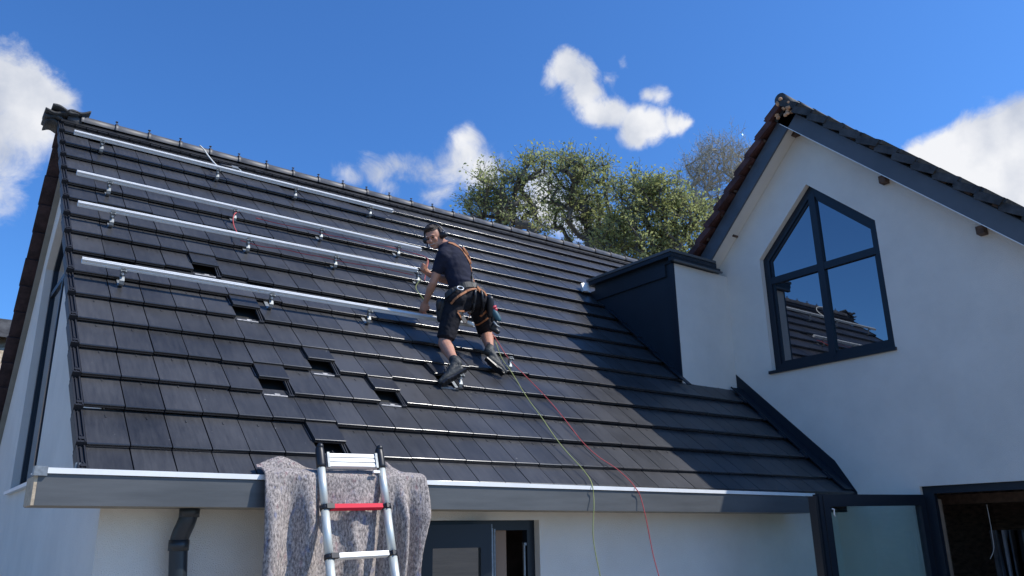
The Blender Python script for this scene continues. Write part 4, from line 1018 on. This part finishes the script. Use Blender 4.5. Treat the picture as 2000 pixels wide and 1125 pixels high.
# coiled lanyards hanging over the seat
for (a_, nm) in (([(926, 568), (925, 585), (922, 600), (916, 615), (911, 625)], 0), ([(939, 570), (941, 585), (941, 598), (940, 612)], 1)):
    pts = []
    for p in smoothpath([Vector((x, y, 0)) for x, y in a_], 12):
        s_ = surf(p.x, p.y, .018)
        if s_: pts.append(s_[0])
    mb = MB()
    if len(pts) > 3:
        mb.tube(pts, [.011+.0035*(k % 2) for k in range(len(pts))], 8); mb.build('lanyard', RUBB, har)
q = surf(898, 568, .02)
if q:
    c_, n_ = q; a1 = n_.orthogonal().normalized(); a2 = n_.cross(a1)
    mb = MB(); mb.tube([c_+n_*.01+a1*math.cos(t*math.pi/9)*.034+a2*math.sin(t*math.pi/9)*.030 for t in range(19)], .005, 8, caps=False); mb.build('d_ring', ALU, har)
# pouches and tools on the belt
def pouch(px, py, d, wx, wy, hz, name, mt, parent, tilt=0., rnd_=.012):
    c_ = PD(px, py, d); u_ = cam_dir(tilt, 1, .0); r_ = side_p; n_ = r_.cross(u_).normalized(); r_ = u_.cross(n_).normalized()
    mb = MB(); mb.limb([c_+u_*(hz/2-wx*.3), c_, c_-u_*(hz/2-wx*.3)], [wx/2, wx/2*1.02, wx/2*.86], side=r_, ry=[wy/2, wy/2, wy/2*.8], n=10); return mb.build(name, mt, parent)
pouch(862, 608, 7.62, .085, .11, .20, 'tool_pouch', LEATH, man, .05)
pouch(858, 596, 7.60, .06, .07, .10, 'tool_pouch', RUBB, man, .1)
pouch(873, 617, 7.55, .05, .05, .13, 'tool_pouch', LEATH, man, -.1)
pouch(957, 600, 7.80, .075, .09, .20, 'tool_pouch', RUBB, man, -.06)
dr_ = empty('cordless_drill', PD(966, 612, 7.80), 'black cordless drill with a red collar hanging at the worker\'s right hip', 'power tool')
c_ = PD(966, 612, 7.80); u_ = cam_dir(.5, -.8, .1); r_ = cam_dir(.85, .5, .0)
t = MB(); t.limb([c_-u_*.06, c_+u_*.02, c_+u_*.07], [.032, .034, .028]); t.build('motor_housing', mat('drill_blue', (.03, .10, .13), rough=.5), dr_)
t = MB(); t.tube([c_-u_*.068+r_*.02, c_-u_*.045+r_*.015], [.036, .036], 14); t.ball(c_-u_*.03+r_*.022, .026); t.build('collar', mat('drill_red', (.55, .04, .07), rough=.4), dr_)
t = MB(); t.limb([c_, c_+u_*.05-r_*.05], [.024, .022]); t.build('handle', RUBB, dr_)
t = MB(); t.limb([PD(969, 632, 7.78), PD(962, 642, 7.78), PD(972, 648, 7.76)], [.035, .040, .024]); t.build('bit_pouch', RUBB, man)
t = MB(); t.tube([PD(963, 628, 7.72), PD(970, 636, 7.72), PD(977, 640, 7.72)], [.012, .010, .008], 8); t.build('clip', GALV, man)
# ear defenders
eo_ = bpy.data.objects.new('ear_defenders', None); col.objects.link(eo_); eo_.parent = man
for sg in (-1, 1):
    ed = MB(); c_ = HD(sg*.094, -.014, -.010)
    ed.limb([c_-hl*sg*.012, c_+hl*sg*.014], [.036, .030], side=hu, ry=[.030, .025], n=16); ed.build('ear_cup', RUBB, eo_)
hb_ = MB(); hb_.tube([HD(math.sin(a)*.108, -.020-.0*a, .012+math.cos(a)*.122) for a in [-1.75+3.5*k/16 for k in range(17)]], .0105, 8, side=hf, ry=.006); hb_.build('headband', RUBB, eo_)
pl = MB(); pl.ball(HD(.110, -.012, -.004), (.010, .016, .026), (hl, hf, hu), 10, 6); pl.build('cup_plate', ALU, eo_)
# little radio mic boom, dark in front of the far cheek
bmj = MB(); bmj.tube(smoothpath([HD(-.092, .0, -.03), HD(-.085, .04, -.070), HD(-.050, .085, -.085)], 3), .0065, 6); bmj.build('mic_boom', RUBB, eo_)
# white bag tie / bottle seen between the thighs
wb = MB(); wb.limb([PD(912, 629, 7.75), PD(918, 632, 7.75), PD(924, 635, 7.75)], [.016, .022, .014]); tag(wb.build('white_cloth', WHT, None, origin=PD(918, 635, 7.75)), 'small white rag tucked between the worker\'s thighs', 'rag')

# ================================================================== TREES
def tree(name, base, tips, trunk_r, leaf_n, leaf_s, label, leaf_mt, seed, twig=6, spread=.45, group=None, twr=.012, ground_r=None, bud=False):
    rr = random.Random(seed); root = empty(name, base, label, 'tree', group)
    nodes = [Vector(base), Vector(base)+Vector((0, 0, 1.5)), Vector(base)+Vector((.1, .05, 3.2)), Vector(base)+Vector((.0, .15, 4.8))]
    par = [-1, 0, 1, 2]
    tips = sorted(tips, key=lambda p: (p-nodes[3]).length)
    ends = []
    for p in tips:
        best = None
        for i, q in enumerate(nodes):
            if i < 2: continue
            dz = p.z-q.z; d = (p-q).length
            pen = d + (1.2*max(0, .35*d-dz)) + .10*(q-nodes[3]).length
            if best is None or pen < best[0]: best = (pen, i)
        i = best[1]; q = nodes[i]; d = (p-q).length; steps = max(1, int(d/.55)); last = i; perp = (p-q).orthogonal().normalized()
        for k in range(1, steps+1):
            t = k/steps; v = q.lerp(p, t) + Vector((rr.uniform(-1, 1), rr.uniform(-1, 1), rr.uniform(-.6, 1)))*.10*d*(t*(1-t))*2 + Vector((0, 0, -.10*d*math.sin(t*math.pi)))
            nodes.append(v); par.append(last); last = len(nodes)-1
        ends.append(last)
    cnt = [0.]*len(nodes)
    for i in range(len(nodes)-1, -1, -1):
        if cnt[i] == 0: cnt[i] = 1.
        if par[i] >= 0: cnt[par[i]] += cnt[i]
    # pipe model on leaf counts
    w8 = [0.]*len(nodes)
    isend = set(ends)
    for e in ends: w8[e] += 1
    for i in range(len(nodes)-1, -1, -1):
        if par[i] >= 0: w8[par[i]] += w8[i]
    tot = max(w8[0], 1)
    rad = [max(twr, trunk_r*(max(w, .3)/tot)**.5) for w in w8]
    tk = MB()
    for i in range(1, len(nodes)):
        a, b = nodes[par[i]], nodes[i]
        if (b-a).length < 1e-4: continue
        tk.tube([a, b], [min(rad[par[i]], rad[i]*1.35), rad[i]], 6 if rad[i] > .04 else 4, caps=False)
    lf = MB(); lv, lfc = [], []
    for e in ends:
        p = nodes[e]; dr0 = (p-nodes[par[e]]).normalized()
        for k in range(twig):
            d = (dr0*.8+Vector((rr.gauss(0, 1), rr.gauss(0, 1), rr.gauss(.25, .8)))*.65).normalized(); ln = spread*rr.uniform(.5, 1.3)
            m1 = p+d*ln*.5+Vector((0, 0, .03)); q = p+d*ln
            tk.tube([p, m1, q], [twr*.8, twr*.6, twr*.35], 3, caps=False)
            if bud:
                for z in range(4):
                    d2 = (d+Vector((rr.gauss(0, 1), rr.gauss(0, 1), rr.gauss(.2, .8)))*.6).normalized(); s0 = p.lerp(q, rr.uniform(.3, 1)); tk.tube([s0, s0+d2*ln*.5], [twr*.5, twr*.3], 3, caps=False)
                    for zz in range(leaf_n):
                        c = s0+d2*ln*.5*rr.uniform(.1, 1)+Vector((rr.gauss(0, .02), rr.gauss(0, .02), rr.gauss(0, .02))); lv.append((c, leaf_s*rr.uniform(.5, 1.3)))
                continue
            for z in range(leaf_n):
                t = rr.uniform(.15, 1.08); c = p.lerp(q, t)+Vector((rr.gauss(0, 1), rr.gauss(0, 1), rr.gauss(0, 1)))*spread*.17
                lv.append((c, leaf_s*rr.uniform(.6, 1.4)))
    V_, F_ = [], []
    for c, s in lv:
        a = Vector((rr.gauss(0, 1), rr.gauss(0, 1), rr.gauss(0, 1))).normalized(); b = a.orthogonal().normalized(); th = rr.uniform(0, 6.28); b = b*math.cos(th)+a.cross(b)*math.sin(th)
        i = len(V_); V_ += [c-a*s*.55, c+b*s*.30, c+a*s*.55, c-b*s*.30]; F_.append((i, i+1, i+2, i+3))
    tk.build('trunk', PALEB if bud else BARK, root, fixn=False)
    me = bpy.data.meshes.new('crown'); me.from_pydata([v-Vector(base) for v in V_], [], F_); me.materials.append(leaf_mt); o = bpy.data.objects.new('crown', me); col.objects.link(o); o.parent = root
    return root
def lobes(lst, seed, depth, thick):
    """clump centres: (px, py, rx, ry, n) patches of crown, given real depth"""
    rr = random.Random(seed); out = []
    for (x, y, rx, ry, n) in lst:
        for k in range(n):
            while True:
                a, b, c = rr.uniform(-1, 1), rr.uniform(-1, 1), rr.uniform(-1, 1)
                if .12 < a*a+b*b+c*c < 1: break
            if rr.random() < .14: a *= 1.25; b = -abs(b)*1.35
            out.append(PD(x+a*rx, y+b*ry, depth+c*thick*rx/60))
    return out
D1 = 27.
tA = lobes([(985, 365, 48, 50, 34), (1040, 330, 30, 28, 14), (958, 410, 42, 34, 26), (1010, 430, 60, 45, 34), (938, 405, 20, 24, 9)], 1, D1, 1.2)
b1 = PD(1052, 520, D1); tree('oak_tree', (b1.x, b1.y, GZ), tA, .26, 7, .098, 'leftmost leafy green tree rising behind the ridge', LEAF, 11, twig=7, spread=.62, group='leafy trees behind the roof')
tB = lobes([(1105, 330, 50, 32, 26), (1150, 365, 55, 50, 44), (1120, 430, 60, 45, 34), (1175, 440, 55, 50, 44), (1085, 385, 30, 40, 12), (1140, 330, 20, 18, 6)], 2, D1+1.5, 1.2)
b1 = PD(1120, 520, D1+1.5); tree('oak_tree', (b1.x, b1.y, GZ), tB, .28, 7, .098, 'tallest leafy green tree, in the middle of the group behind the ridge', LEAF, 12, twig=7, spread=.64, group='leafy trees behind the roof')
tC = lobes([(1235, 385, 42, 38, 30), (1290, 385, 45, 36, 34), (1335, 430, 40, 36, 32), (1260, 450, 70, 45, 44), (1325, 480, 55, 30, 28), (1220, 460, 50, 45, 24), (1375, 440, 22, 30, 10), (1290, 515, 60, 25, 30), (1200, 500, 40, 25, 20)], 3, D1-.5, 1.2)
b1 = PD(1240, 530, D1-.5); tree('oak_tree', (b1.x, b1.y, GZ), tC, .26, 9, .098, 'dense leafy green tree right of the others, above the dormer', LEAF, 13, twig=7, spread=.62, group='leafy trees behind the roof')
tD = lobes([(1400, 330, 58, 45, 95), (1370, 370, 40, 45, 50), (1440, 320, 40, 40, 40), (1385, 420, 50, 40, 40)], 4, 36, 1.6)
b1 = PD(1420, 520, 36); tree('bare_tree', (b1.x, b1.y, GZ), tD, .22, 2, .05, 'nearly bare tree with fine twigs beside the gable roof', BUDS, 14, twig=4, spread=.75, bud=True, twr=.010)
